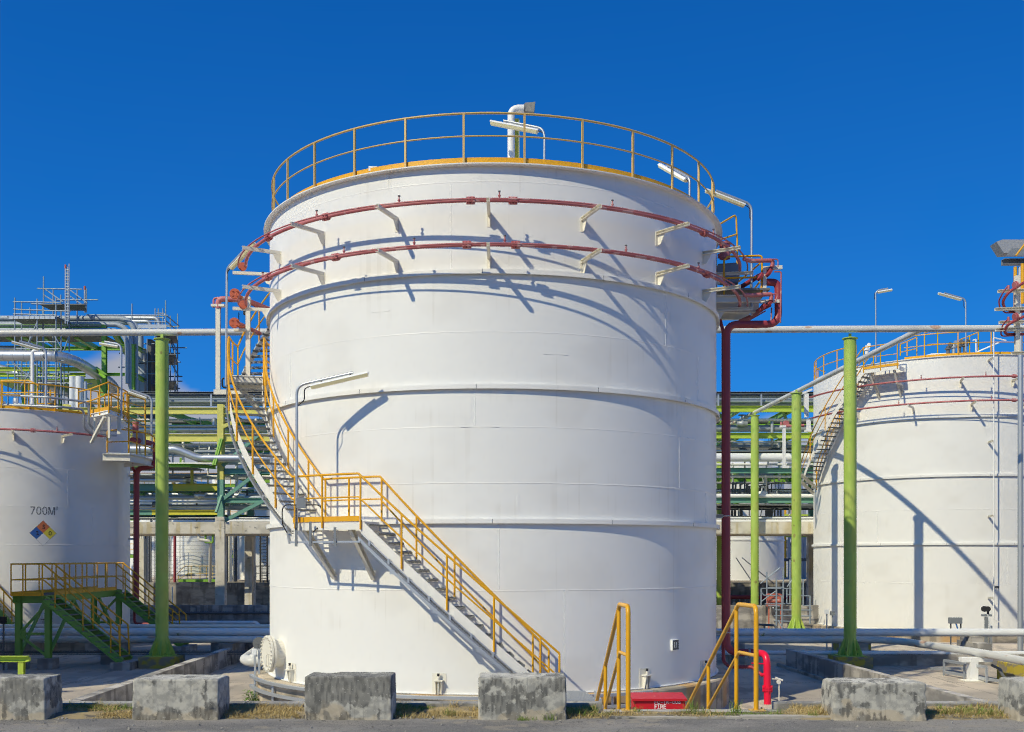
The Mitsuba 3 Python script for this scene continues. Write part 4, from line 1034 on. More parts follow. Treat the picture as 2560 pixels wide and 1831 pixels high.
def step_rail(label, x):
    t = thing('step_handrail', label, 'handrail', 'yellow handrails of the steps')
    yA, yB, yE = 11.42, 12.33, 17.6
    zt, sl = 1.13, 0.475
    top = [V3(x, yA, 0.013), V3(x, yA, zt), V3(x, yB - 0.02, zt - 0.02), V3(x, yE, zt - sl * (yE - yB))]
    m = M(); m.bend(top, 0.026, 0.10, 14, 8); part(t, 'rail', m, 'm_yellow')
    m = M(); m.bend([V3(x, yA, 0.60), V3(x, yB - 0.05, 0.56), V3(x, yE, 0.56 - sl * (yE - yB))], 0.020, 0.10, 12, 6); part(t, 'mid_rail', m, 'm_yellow')
    for y in (yB + 0.1, 14.2, 16.2):
        z1 = zt - sl * (y - yB); z0 = -0.14 - max(0, y - 11.6) / 0.34 * 0.165
        m = M(); m.cyl(V3(x, y, z0), V3(x, y, z1), 0.024, 14); part(t, 'post', m, 'm_yellow')
    m = M(); m.box(x - 0.07, x + 0.09, yA - 0.07, yA + 0.07, 0.013, 0.023); part(t, 'foot_plate', m, 'm_tan')
    for dx, dy in ((-0.05, -0.05), (0.07, -0.05), (0.07, 0.05)):
        m = M(); m.cyl(V3(x + dx, yA + dy, 0.023), V3(x + dx, yA + dy, 0.042), 0.009, 6); part(t, 'bolt', m, 'm_tan')


step_rail('yellow pipe handrail on the left of the steps, beside the red cabinet', 1.245)
step_rail('yellow pipe handrail on the right of the steps, in front of the red standpipe', 2.617)

# ------------------------------------------------------------------ red cabinets
def lettering(txt, h, origin, bsdf, parent, name='lettering', u=(1, 0, 0), w=(0, 0, 1), bold=True, width=None):
    tm = meshkit.text_mesh(txt, h, 0.004, bold)
    v = np.array(tm.vertices); wd = v[:, 0].max() - v[:, 0].min()
    if width: v[:, 0] *= width / wd
    nrm = np.cross(u, w)
    P = np.asarray(origin, float) + v[:, :1] * np.asarray(u, float) + v[:, 1:2] * np.asarray(w, float) + v[:, 2:] * nrm
    return part(parent, name, (P, np.array(tm.faces)), bsdf)


t = thing('fire_cabinet', 'red metal fire cabinet with white lettering behind the steps', 'fire cabinet')
Y = 23.0; x0, x1 = PX(1585, Y), PX(1713, Y); zt = EYE - (1747 - HY) * Y / F
m = M(); m.box(x0, x1, Y, Y + 0.55, FLOOR, zt - 0.02); part(t, 'body', m, 'm_cabinet_red')
m = M(); m.hexa([[x, y, z] for x in (x0 - 0.05, x1 + 0.03) for y in (Y - 0.07, Y + 0.62) for z in ((zt - 0.045 + (0.055 if y > Y else 0)), (zt + 0.0 + (0.055 if y > Y else 0)))]); part(t, 'roof', m, 'm_cabinet_red')
m = M(); m.box(x0 + 0.04, x0 + 0.54, Y - 0.012, Y, FLOOR + 0.1, zt - 0.06); m.box(x0 + 0.56, x1 - 0.04, Y - 0.012, Y, FLOOR + 0.1, zt - 0.06); part(t, 'door', m, 'm_cabinet_red')
lettering('FC-TK-006', 0.072, (PX(1635, Y), Y - 0.013, EYE - (1760 - HY) * Y / F), 'm_sign_white', t, width=0.565)
lettering('FIRE', 0.092, (PX(1635, Y), Y - 0.013, EYE - (1772.5 - HY) * Y / F), 'm_sign_white', t, width=0.25)
t = thing('fire_cabinet', 'faded red fire cabinet among the scaffold poles in front of the far wall', 'fire cabinet')
Y = 57.2; x0, x1 = PX(1920, Y), PX(1954, Y); z0, z1 = EYE - (1517 - HY) * Y / F, EYE - (1489 - HY) * Y / F
m = M(); m.box(x0, x1, Y, Y + 0.4, z0, z1); part(t, 'body', m, 'm_faded_red')
m = M(); m.prism([V3(x0 - 0.03, Y - 0.05, z1), V3(x1 + 0.03, Y - 0.05, z1), V3(x1 - 0.05, Y - 0.05, z1 + 0.08), V3(x0 + 0.05, Y - 0.05, z1 + 0.08)], V3(0, 0.5, 0)); part(t, 'roof', m, 'm_faded_red')
lettering('FIRE', 0.05, (PX(1934, Y), Y - 0.003, EYE - (1496 - HY) * Y / F), 'm_sign_white', t, width=0.14)
lettering('HOSE CABINET', 0.06, (PX(1926, Y), Y - 0.003, EYE - (1501.5 - HY) * Y / F), 'm_sign_white', t, width=0.50)
m = M()
for px in (1922, 1952):
    m.bar(V3(PX(px, Y + 0.2), Y + 0.2, FLOOR), V3(PX(px, Y + 0.2), Y + 0.2, z0), 0.06)
part(t, 'leg', m, 'm_faded_red')

# ------------------------------------------------------------------ markings of the 700 m3 tank
def on_tank(parent, txt, h, c, R, deg, z, bsdf, width=None, off=0.004, bold=True):
    tm = meshkit.text_mesh(txt, h, 0.003, bold); v = np.array(tm.vertices)
    wd = v[:, 0].max() - v[:, 0].min()
    if width: v[:, 0] *= width / wd
    ang = np.radians(deg) + v[:, 0] / R; rr = R + off + v[:, 2]
    return part(parent, 'lettering', (np.stack([c[0] + rr * np.sin(ang), c[1] - rr * np.cos(ang), z + v[:, 1]], -1), np.array(tm.faces)), bsdf)


ms = thing('capacity_marking', 'dark stencilled marking 700M3 on the left tank', 'marking')
zz = lambda py: EYE - (py - HY) * 45.85 / F
on_tank(ms, '700M', 0.34, LEFT, LR, 29.3, zz(1287.5), 'm_steel_dark', width=0.98, bold=False)
on_tank(ms, '3', 0.14, LEFT, LR, 41.5, zz(1275), 'm_steel_dark', bold=False)
dm = thing('hazard_diamond', 'four-coloured hazard diamond with numbers 3, 1 and 0 on the left tank', 'sign')
ac, zc, hw = 35.6, zz(1333.5), 0.535


def diamond(du, dz, s, off=0.004):
    P, I = [], []
    n = 6
    for i_ in range(n + 1):
        for j_ in range(n + 1):
            a_, b_ = (i_ / n - 0.5) * 2, (j_ / n - 0.5) * 2
            u = du + s * (a_ - b_) / 2; z = dz + s * (a_ + b_) / 2
            P.append(pol(LEFT, LR + off, ac + math.degrees(u / LR), zc + z))
    for i_ in range(n):
        for j_ in range(n):
            I.append([i_ * (n + 1) + j_, (i_ + 1) * (n + 1) + j_, (i_ + 1) * (n + 1) + j_ + 1, i_ * (n + 1) + j_ + 1])
    m = M(); m.add(P, I)
    return m


hs = hw / 2
part(dm, 'panel', diamond(0, 0, hw + 0.012, 0.003), 'm_grey_box')
for nm, du, dz, b in (('red_panel', 0, hs, 'm_sign_red'), ('blue_panel', -hs, 0, 'm_sign_blue'), ('yellow_panel', hs, 0, 'm_sign_yellow'), ('white_panel', 0, -hs, 'm_sign_white')):
    part(dm, nm, diamond(du, dz, hs, 0.007), b)
on_tank(dm, '3', 0.17, LEFT, LR, ac - 0.75, zc + hs - 0.085, 'm_black', off=0.009)
on_tank(dm, '1', 0.17, LEFT, LR, ac - 3.6, zc - 0.085, 'm_black', off=0.009)
on_tank(dm, '0', 0.17, LEFT, LR, ac + 2.4, zc - 0.085, 'm_black', off=0.009)
# ================================================================== crossover stairs over the ground pipes (left)
def crossover(label, x0, yn, yf, zdeck, w=1.08, run=2.85, foot_drop=True, xdir=1):
    t = thing('crossover_stair', label, 'stair')
    x1 = x0 + w
    for x in (x0, x1):
        for y in (yn, yf):
            m = M(); m.ibeam(V3(x, y, FLOOR + 0.4), V3(x, y, zdeck - 0.02), 0.2, 0.2, 0.015, up=(0, 1, 0)); part(t, 'leg', m, 'm_stair_green')
            m = M(); m.box(x - 0.28, x + 0.28, y - 0.28, y + 0.28, FLOOR, FLOOR + 0.4); part(t, 'footing', m, 'm_bund')
    for y in (yn, yf):
        m = M(); m.ibeam(V3(x0 + 0.1, y, zdeck - 0.16), V3(x1 - 0.1, y, zdeck - 0.16), 0.12, 0.25); part(t, 'cross_beam', m, 'm_stair_green')
        m = M(); m.bar(V3(x0 + 0.05, y - 0.06, zdeck - 1.4), V3(x1 - 0.05, y - 0.06, zdeck - 0.35), 0.08); m.bar(V3(x0 + 0.05, y - 0.06, zdeck - 1.45), V3(x1 - 0.05, y - 0.06, FLOOR + 0.5), 0.08); m.obox(V3(x0 + 0.14, y - 0.055, zdeck - 1.42), (1, 0, 0), (0, 1, 0), (0, 0, 1), 0.14, 0.01, 0.19); m.bar(V3(x0, y + 0.1, zdeck - 1.42), V3(x1, y + 0.1, zdeck - 1.42), 0.06, 0.08); part(t, 'brace', m, 'm_stair_green')
    for x in (x0, x1):
        m = M(); m.channel(V3(x, yn - 0.35, zdeck - 0.14), V3(x, yf + 0.35, zdeck - 0.14), 0.1, 0.26); part(t, 'side_beam', m, 'm_stair_green')
        for sgn in (1, -1):
            ya, yb = (yn + 0.1, (yn + yf) / 2) if sgn > 0 else (yf - 0.1, (yn + yf) / 2)
            m = M(); m.bar(V3(x, ya, FLOOR + 0.55), V3(x, ya + (yb - ya) * 0.62, zdeck - 0.3), 0.1); part(t, 'brace', m, 'm_stair_green')
    m = M()
    for k in range(18):
        y = yn - 0.35 + (yf - yn + 0.7) * (k + 0.5) / 18
        m.bar(V3(x0, y, zdeck), V3(x1, y, zdeck), 0.03, 0.03)
    for k in range(7):
        m.bar(V3(x0 + w * (k + 0.5) / 7, yn - 0.35, zdeck), V3(x0 + w * (k + 0.5) / 7, yf + 0.35, zdeck), 0.02, 0.028)
    part(t, 'deck', m, 'm_grating')
    for x in (x0 - 0.05, x1 + 0.05):
        gaps = ((yn - 0.5, yf + 0.5),) if x < x0 else ((yn + 0.55, yf - 0.45),)
        for ya, yb in gaps:
            m = M(); m.bar(V3(x, ya, zdeck + 0.06), V3(x, yb, zdeck + 0.06), 0.012, 0.15); part(t, 'toe_plate', m, 'm_yellow')
            rl = M()
            for h_, r_ in ((1.14, 0.03), (0.57, 0.024)):
                rl.tube([V3(x, ya, zdeck + h_), V3(x, yb, zdeck + h_)], r_, 8)
            hr = part(t, 'handrail', rl, 'm_yellow')
            nps = max(2, int((yb - ya) / 1.1) + 1)
            for k in range(nps):
                y = ya + (yb - ya) * k / (nps - 1)
                m = M(); m.cyl(V3(x, y, zdeck), V3(x, y, zdeck + 1.14), 0.026, 8); part(hr, 'post', m, 'm_yellow')
    m = M(); m.bar(V3(x0 - 0.05, yn - 0.5, zdeck + 0.06), V3(x1 + 0.05, yn - 0.5, zdeck + 0.06), 0.012, 0.15); part(t, 'toe_plate', m, 'm_yellow')
    for y in (yn - 0.5, yf + 0.5):
        rl = M()
        for h_, r_ in ((1.14, 0.03), (0.57, 0.024)):
            rl.tube([V3(x0 - 0.05, y, zdeck + h_), V3(x1 + 0.05, y, zdeck + h_)], r_, 8)
        hr = part(t, 'handrail', rl, 'm_yellow')
        for k in (0.35, 1):
            m = M(); m.cyl(V3(x0 + w * k, y, zdeck), V3(x0 + w * k, y, zdeck + 1.14), 0.026, 8); part(hr, 'post', m, 'm_yellow')
    zb = FLOOR + 0.30
    for ys in (yn, yf):
        for y in (ys - 0.46, ys + 0.46):
            p, q = V3(x1 + 0.05, y, zdeck - 0.12), V3(x1 + run, y, zb)
            m = M(); m.channel(p, q, 0.08, 0.26); part(t, 'stringer', m, 'm_stair_green')
            rl = M()
            for h_, r_ in ((1.14, 0.03), (0.57, 0.024)):
                rl.tube(fillet([V3(x1 - 0.25, y, zdeck + h_), V3(x1 + 0.02, y, zdeck + h_), V3(x1 + run - 0.1, y, zb + 0.15 + h_), V3(x1 + run - 0.05, y, zb + 0.15 + (0 if h_ > 1 else h_))], 0.08, 3), r_, 8)
            hr = part(t, 'handrail', rl, 'm_yellow')
            for k in (0.14, 0.5, 0.86):
                c_ = p + (q - p) * k + V3(0, 0, 0.1)
                m = M(); m.cyl(c_ - V3(0, 0, 0.1), c_ + V3(0, 0, 1.16), 0.025, 8); part(hr, 'post', m, 'm_yellow')
        n = 12
        for k in range(n):
            f_ = (k + 0.4) / n
            x_, z_ = x1 + 0.05 + (run - 0.05) * f_, zdeck - 0.05 + (zb + 0.10 - zdeck) * f_
            m = M(); m.box(x_ - 0.13, x_ + 0.13, ys - 0.44, ys + 0.44, z_ - 0.03, z_); part(t, 'tread', m, 'm_grating')
        m = M(); m.box(x1 + run - 0.35, x1 + run + 0.35, ys - 0.62, ys + 0.62, FLOOR, FLOOR + 0.29); part(t, 'footing', m, 'm_bund')
    return t


crossover('green crossover stair with yellow rails bridging the ground pipes on the left', -18.05, 39.0, 46.0, 0.28)
t = thing('crossover_stair', 'green stair with yellow rails cut off by the left edge of the picture', 'stair')
for y in (44.0, 44.9):
    p, q = at(-60, 1470, y), at(52, 1592, y)
    m = M(); m.channel(p, q, 0.08, 0.28); part(t, 'stringer', m, 'm_stair_green')
    rl = M()
    for h_ in (1.12, 0.56):
        rl.tube(fillet([p + V3(0, 0, h_), q + V3(0, 0, h_), q + V3(0.02, 0, 0)], 0.08, 3), 0.028, 8)
    hr = part(t, 'handrail', rl, 'm_yellow')
    for k in (0.62, 0.80, 0.95):
        m = M(); m.cyl(p + (q - p) * k, p + (q - p) * k + V3(0, 0, 1.12), 0.025, 8); part(hr, 'post', m, 'm_yellow')
for k in range(9):
    c_ = at(-60, 1470, 44.45) + (at(52, 1592, 44.45) - at(-60, 1470, 44.45)) * (k + 0.5) / 9
    m = M(); m.box(c_[0] - 0.13, c_[0] + 0.13, 44.05, 44.85, c_[2] - 0.02, c_[2] + 0.01); part(t, 'tread', m, 'm_grating')
ts = thing('pipe_trestle', 'light green steel trestle behind the left concrete block', 'pipe support')
Y = 31.5
m = M(); m.channel(at(-60, 1648, Y), at(70, 1648, Y), 0.16, 0.17); part(ts, 'beam', m, 'm_lime')
m = M(); m.ibeam(at(54, 1655, Y), V3(PX(54, Y), Y, FLOOR), 0.16, 0.14, up=(0, 1, 0)); part(ts, 'leg', m, 'm_lime')
m = M(); m.prism([at(61, 1655, Y), at(73, 1644, Y), at(73, 1654, Y), at(66, 1656, Y)], V3(0, 0.1, 0)); part(ts, 'gusset', m, 'm_lime')
cb = thing('control_box', 'small black control box on a stalk at the left edge', 'control box')
m = M(); m.obox(at(8, 1551, 38.5), (1, 0, 0), (0, 1, 0), (0, 0, 1), 0.10, 0.07, 0.13); part(cb, 'box', m, 'm_black')
m = M(); m.bar(at(9, 1558, 38.5), V3(PX(9, 38.5), 38.5, FLOOR), 0.05); part(cb, 'stalk', m, 'm_steel_dark')
for k, (px, lab) in enumerate(((110, 'small steel hand-wheel valve at the foot of the left tank, nearer the green legs'), (172, 'small steel hand-wheel valve at the foot of the left tank, under the stair'))):
    v = thing('hand_valve', lab, 'valve'); Yv = 45.4
    m = M(); m.cyl(at(px, 1580, Yv), at(px, 1552, Yv), 0.07, 10); m.disc(at(px, 1567, Yv), (0, 0, 1), 0.14, 0.04, 12); m.cyl(at(px - 18, 1574, Yv), at(px + 8, 1574, Yv), 0.09, 10); part(v, 'body', m, 'm_clad_dull')
    m = M(); m.disc(at(px, 1549, Yv), (0, 0, 1), 0.14, 0.03, 14); part(v, 'hand_wheel', m, 'm_steel_dark')

# ================================================================== platforms, lamps and riser of the left tank
lp = thing('tank_platform', 'white steel platform with yellow rails at the right shoulder of the left tank', 'platform')
Y = 47.4
a, b, c_, d_ = at(227, 1037, 46.6), at(272, 1031, 45.4), at(318, 1052, 47.4), at(278, 1056, 49.0)
zt = a[2]
for q in (a, b, c_, d_): q[2] = zt
m = M(); m.prism([a, b, c_, d_], V3(0, 0, 0.05)); part(lp, 'deck', m, 'm_white')
for p, q in ((a, b), (b, c_)):
    m = M(); m.channel(p - V3(0, 0, 0.06), q - V3(0, 0, 0.06), 0.05, 0.16); part(lp, 'edge_beam', m, 'm_white')
    m = M(); m.bar(p + V3(0, 0, 0.12), q + V3(0, 0, 0.12), 0.02, 0.15); part(lp, 'toe_plate', m, 'm_yellow')
m = M(); m.bar(at(262, 1043, 45.6), at(228, 1107, 46.4), 0.12); m.bar(at(237, 1045, 46.4), at(237, 1085, 46.4), 0.07); m.bar(at(273, 1043, 45.6), at(273, 1096, 45.6), 0.09); m.bar(at(298, 1040, 46.4), at(298, 1086, 46.4), 0.14); part(lp, 'brace', m, 'm_cream')
rl = M()
for h_ in (1.12, 0.6):
    rl.tube([a + V3(-0.6, 0.2, h_ - 0.1), a + V3(0, 0, h_), b + V3(0, 0, h_ + 0.1), c_ + V3(0, 0, h_), d_ + V3(0, 0, h_)], 0.03, 8)
rl.tube(fillet([at(262, 1040, 46.0), at(262, 986, 46.0), at(280, 986, 46.3), at(306, 990, 47.0)], 0.06, 3), 0.028, 8); rl.tube([at(262, 1014, 46.0), at(278, 1013, 46.3)], 0.025, 8); rl.tube([at(278, 1030, 46.3), at(278, 987, 46.3)], 0.028, 8)
hr = part(lp, 'railing', rl, 'm_yellow')
for p in (a, (a + b) / 2, b, (b + c_) / 2, c_):
    m = M(); m.cyl(p - V3(0, 0, 0.1), p + V3(0, 0, 1.14), 0.03, 8); part(hr, 'post', m, 'm_yellow')
sp = thing('foam_platform', 'lower railed platform with pink-red chamber on the right side of the left tank', 'platform')
P = [at(268, 1132, 46.3), at(325, 1138, 46.6), at(362, 1146, 48.0), at(385, 1152, 49.5)]
zt = EYE + (HY - 1136) * 46.6 / F
for q in P: q[2] = zt
m = M(); m.prism(P + [pol(LEFT, LR - 0.3, 95, zt), pol(LEFT, LR - 0.3, 74, zt)], V3(0, 0, 0.04)); part(sp, 'deck', m, 'm_white')
for p, q in zip(P[:-1], P[1:]):
    m = M(); m.channel(p - V3(0.2, 0, 0.16), q - V3(0, 0, 0.16), 0.08, 0.30); part(sp, 'edge_beam', m, 'm_cream')
m = M(); m.bar(at(310, 1162, 48.5), at(372, 1158, 49.2), 0.10, 0.24); part(sp, 'beam', m, 'm_cream')
m = M(); m.bar(at(280, 1150, 47.2), at(345, 1152, 47.6), 0.10, 0.2); part(sp, 'beam', m, 'm_cream')
rl = M()
rl.tube(fillet([at(268, 1132, 46.3), at(268, 1078, 46.3), at(300, 1074, 46.6), at(340, 1078, 47.6), at(374, 1086, 48.6), at(390, 1097, 49.2)], 0.08, 3), 0.03, 8)
rl.tube([at(268, 1106, 46.3), at(325, 1104, 46.6), at(370, 1118, 48.4), at(388, 1124, 49.2)], 0.025, 8)
rl.tube([at(310, 984, 47.0), at(363, 1000, 48.6)], 0.03, 8)
for y_ in (1010, 1032, 1046, 1058, 1076):
    rl.tube([at(312, y_ - 6, 47.0), at(363, y_ + 10, 48.6)], 0.022, 6)
hr = part(sp, 'railing', rl, 'm_yellow')
for px, y0, y1, yy in ((322, 988, 1138, 46.8), (363, 1000, 1140, 48.4), (309, 985, 1050, 47.0), (342, 1080, 1138, 47.8), (386, 1096, 1130, 49.2)):
    m = M(); m.cyl(at(px, y0, yy), at(px, y1, yy), 0.035, 8); part(hr, 'post', m, 'm_yellow')
m = M(); m.cyl(at(339, 1083, 48.2), at(339, 1058, 48.2), 0.13, 14); m.disc(at(339, 1057, 48.2), (0, 0, 1), 0.15, 0.05, 14); m.cyl(at(330, 1074, 48.2), at(340, 1074, 48.2), 0.06, 8)
solo('foam_chamber', m, 'm_red', 'small pink-red foam chamber on the lower platform of the left tank', 'foam chamber')
m = M(); p = at(348, 1098, 48.3); m.obox(p, (1, 0, 0), (0, 1, 0), (0, 0, 1), 0.24, 0.2, 0.24); m.bar(at(349, 1110, 48.3), at(349, 1135, 48.3), 0.06)
solo('control_cabinet', m, 'm_clad_dull', 'grey cabinet under the pink-red chamber on the left tank platform', 'cabinet')
fr = thing('fire_riser', 'dark red fire riser pipes beside the left tank', 'pipe')
m = M(); m.bend([at(330, 1100, 47.6), at(388, 1111, 49.4), at(388, 1166, 49.4), at(342, 1172, 49.2), at(341, 1534, 49.2), at(372, 1536, 49.0)], 0.12, 0.35, 12, 6); part(fr, 'main_pipe', m, 'm_maroon')
m = M(); m.bend([at(331, 1140, 48.4), at(332, 1172, 49.0), at(337, 1180, 49.3), at(336, 1560, 49.3), at(392, 1561, 49.0)], 0.06, 0.2, 8); part(fr, 'thin_pipe', m, 'm_maroon')
m = M(); m.disc(at(386, 1107, 49.4), (0, 0, 1), 0.17, 0.12, 14); part(fr, 'flange', m, 'm_red')
for py in (1190, 1348, 1510):
    m = M(); m.bar(at(322, py, 49.3), at(334, py, 49.2), 0.1, 0.09); part(fr, 'bracket', m, 'm_cream')
wt = thing('drain_pipe', 'grey drain pipe bending along the shoulder of the left tank', 'pipe')
m = M(); m.bend([at(0, 988, 45.8), at(120, 994, 45.3), at(222, 1006, 46.2), at(222, 1060, 46.4), at(236, 1076, 46.6), at(300, 1078, 48.2)], 0.05, 0.3, 8); m.bend([at(0, 1012, 45.6), at(150, 1018, 45.2), at(210, 1024, 46.0), at(210, 1070, 46.3), at(228, 1085, 46.6), at(290, 1090, 48.4)], 0.05, 0.3, 8); part(wt, 'pipe', m, 'm_clad_dull')
lamp('lamp on a bent pole above the left tank near the silver pipe', at(115, 1020, 47.5), at(115, 872, 47.5), at(38, 851, 47.0) - at(115, 872, 47.5), 1.15, 0.05, off=0.25)
lamp('lamp over the white platform of the left tank', at(303, 1040, 46.6), at(303, 862, 46.6), at(250, 853, 46.6) - at(303, 862, 46.6), 0.82, 0.05, off=0.12)
lamp('lamp beside the left green post, above the lower platform', at(379, 1130, 49.0), at(379, 994, 49.0), at(317, 972, 48.8) - at(379, 994, 49.0), 0.98, 0.05, off=0.2)
vp = thing('vent_pipe', 'pale goose-neck pipe rising from the roof of the left tank', 'vent pipe')
m = M(); m.bend([at(81, 1020, 48.5), at(81, 878, 48.5), at(97, 876, 48.5)], 0.08, 0.2, 12); part(vp, 'pipe', m, 'm_white')
m = M(); m.channel(at(87, 1020, 48.6), at(87, 915, 48.6), 0.09, 0.09, up=(0, 1, 0)); part(vp, 'stay', m, 'm_lime')
re = thing('roof_equipment', 'white valves and nozzles on the roof of the left tank behind the railing', 'valves')
rr_ = random.Random(3)
for k in range(7):
    px = rr_.uniform(4, 150); p = at(px, rr_.uniform(1000, 1016), 48.4 + rr_.uniform(-0.8, 1.5)); p[2] = 8.3
    m = M(); m.cyl(p - V3(0, 0, 0.3), p + V3(0, 0, rr_.uniform(0.3, 0.8)), rr_.uniform(0.06, 0.14), 10); m.disc(p + V3(0, 0, 0.25), (0, 0, 1), 0.2, 0.05, 12); m.cyl(p, p + V3(rr_.uniform(-0.5, 0.5), 0, 0.1), 0.05, 8); part(re, 'nozzle', m, ('m_white', 'm_galv', 'm_steel_dark', 'm_white')[k % 4])
yr = thing('roof_walkway', 'yellow rails of a raised walkway on the roof of the left tank', 'railing')
rl = M(); rl.tube([at(-20, 952, 48.0), at(72, 952, 48.0), at(96, 964, 47.5)], 0.03, 8); rl.tube([at(-20, 982, 48.0), at(140, 982, 48.0)], 0.026, 8); rl.tube([at(92, 1010, 47.5), at(140, 1009, 47.8)], 0.025, 8); part(yr, 'rail', rl, 'm_yellow')
for px, y0 in ((6, 952), (62, 952), (94, 964), (113, 972), (126, 975)):
    m = M(); m.cyl(at(px, y0, 48.0), at(px, 1012, 48.0), 0.033, 8); part(yr, 'post', m, 'm_yellow')

# ================================================================== right tank: stair, platform, lamps, conduit
RP = [(-92, 4.9), (-50, 11.0), (-37, 11.0)]
spiral_stair('grey stair with yellow handrails climbing the left side of the right tank', RIGHT, RR + 0.2, RR + 1.05, RP, [(-86, -50)], [(-50, -37, 11.0)],
             [(RR + 1.08, -90, -37.5), (RR + 0.17, -90, -50)], [-88, -78, -68, -58, -50, -43.5, -37.5], tread_mat='m_grating', stringer='m_stair')
rs = thing('roof_walkway', 'yellow railing on the left part of the roof of the right tank', 'railing')
rl = M(); rl.arc(RIGHT, RR - 0.05, 12.55, -130, -60, 0.03, 8, 4); rl.arc(RIGHT, RR - 0.05, 12.0, -130, -60, 0.025, 6, 4); part(rs, 'rail', rl, 'm_yellow')
for a_ in range(-120, -59, 12):
    m = M(); m.cyl(pol(RIGHT, RR - 0.05, a_, 11.4), pol(RIGHT, RR - 0.05, a_, 12.55), 0.03, 8); part(rs, 'post', m, 'm_yellow')
gr2 = thing('gauging_rail', 'second yellow rail cage on the roof of the right tank', 'railing')
rl = M(); rl.tube([at(2250, 862, 54.99), at(2292, 844, 54.99)], 0.03, 8); rl.tube([at(2250, 882, 54.99), at(2292, 872, 54.99)], 0.025, 8); rl.tube([at(2310, 834, 56.04), at(2326, 828, 56.04), at(2560, 822, 56.04)], 0.03, 8); rl.tube([at(2400, 850, 56.04), at(2445, 832, 56.04)], 0.03, 8); rl.tube([at(2318, 862, 56.04), at(2420, 858, 56.04)], 0.025, 8); part(gr2, 'rail', rl, 'm_yellow')
for px, y0 in ((2251, 862), (2268, 854), (2292, 844), (2344, 830), (2400, 850), (2424, 840), (2446, 831)):
    m = M(); m.cyl(at(px, y0, 55.52), at(px, 890, 55.52), 0.03, 8); part(gr2, 'post', m, 'm_yellow')
lamp('short lamp on a tall thin pole over the right tank, nearer the green post', at(2190, 905, 52.45), at(2189, 727, 52.45), at(2229, 720, 52.45) - at(2189, 727, 52.45), 0.72, 0.035, off=0.08)
lamp('long lamp on a thin pole over the roof of the right tank', at(2415, 880, 53.93), at(2414, 748, 53.93), at(2326, 723, 53.51) - at(2414, 748, 53.93), 1.3, 0.035, off=0.25)
rc = thing('conduit', 'thin white conduit running down the front of the right tank on small brackets', 'conduit')
ang = -5.0
m = M(); m.bend([pol(RIGHT, RR + 0.55, ang, 12.5), pol(RIGHT, RR + 0.55, ang, -1.25), pol(RIGHT, RR + 0.55, ang + 2, -1.42)], 0.028, 0.1, 8); part(rc, 'pipe', m, 'm_white')
for z in (11.13, 7.19, 3.63, -0.29):
    m = M(); m.channel(pol(RIGHT, RR, ang - 0.5, z), pol(RIGHT, RR + 0.6, ang - 0.5, z + 0.02), 0.06, 0.08); part(rc, 'bracket', m, 'm_cream')
m = M(); m.disc(pol(RIGHT, RR + 0.6, ang + 1, 0.25), unit(V3(0.3, -1, 0)), 0.06, 0.18, 10); part(rc, 'valve', m, 'm_steel_dark')
rv = thing('roof_valves', 'cluster of dark valves and white pipes on the roof of the right tank', 'valves')
for px, py, h_, b in ((2370, 878, 20, 'm_steel_dark'), (2384, 874, 24, 'm_clad_dull'), (2398, 872, 26, 'm_steel_dark'), (2412, 870, 30, 'm_steel_dark'), (2167, 880, 26, 'm_white')):
    m = M(); p = at(px, py, 54.46); m.cyl(p - V3(0, 0, 0.4), p + V3(0, 0, h_ * 0.012), 0.09, 10); m.disc(p + V3(0, 0, 0.1), (0, 0, 1), 0.16, 0.06, 12); m.disc(p + V3(0.1, 0, 0.3), (1, 0.4, 0), 0.15, 0.03, 12); part(rv, 'valve', m, b)
m = M(); m.bend([at(2484, 885, 52.87), at(2484, 845, 52.87), at(2515, 852, 52.87)], 0.035, 0.03, 8); m.tube([at(2440, 882, 53.40), at(2500, 856, 52.87)], 0.035, 8); m.bend([at(2440, 880, 53.40), at(2440, 849, 53.40), at(2432, 852, 53.40)], 0.035, 0.03, 8); m.prism([at(2300, 893, 54.46), at(2450, 886, 54.46), at(2400, 882, 54.77), at(2330, 884, 54.77)], V3(0, 0.3, 0)); part(rv, 'pipe', m, 'm_white')
tb = thing('tank_brace', 'cream diagonal braces under the stair on the left side of the right tank', 'brace')
m = M(); m.channel(at(2003, 1188, 56.5), at(2040, 1220, 57.3), 0.12, 0.12); m.channel(at(2003, 1205, 56.8), at(2034, 1235, 57.8), 0.12, 0.12); part(tb, 'brace', m, 'm_cream')
ws = thing('foam_pipe', 'red foam pipes on white stands between the green posts left of the right tank', 'pipe')
Y = 56.0
m = M(); m.channel(at(1960, 1068, Y), at(1960, 1168, Y), 0.14, 0.12, up=(0, 1, 0)); m.bar(at(1950, 1067, Y), at(1964, 1067, Y), 0.2, 0.1); m.bar(at(1957, 1168, Y), at(1972, 1168, Y), 0.2, 0.12); part(ws, 'stand', m, 'm_white')
m = M(); m.bend([at(1953, 1066, Y), at(1953, 1058, Y), at(1954, 1057, Y)], 0.06, 0.05, 8); m.bend([at(1960, 1066, Y), at(1980, 1066, Y), at(2010, 1064, Y)], 0.08, 0.1, 8); m.disc(at(1965, 1060, Y), unit(V3(0.2, -1, 0)), 0.17, 0.08, 14); part(ws, 'pipe', m, 'm_red')
Y = 55.2
m = M(); m.channel(at(2016, 985, Y), at(2016, 1044, Y), 0.2, 0.12, up=(0, 1, 0)); m.channel(at(2021, 1050, Y), at(2021, 1078, Y), 0.2, 0.12, up=(0, 1, 0)); m.bar(at(2004, 985, Y), at(2030, 974, Y), 0.1); m.bar(at(2012, 1078, Y), at(2028, 1078, Y), 0.2, 0.1); part(ws, 'stand', m, 'm_white')

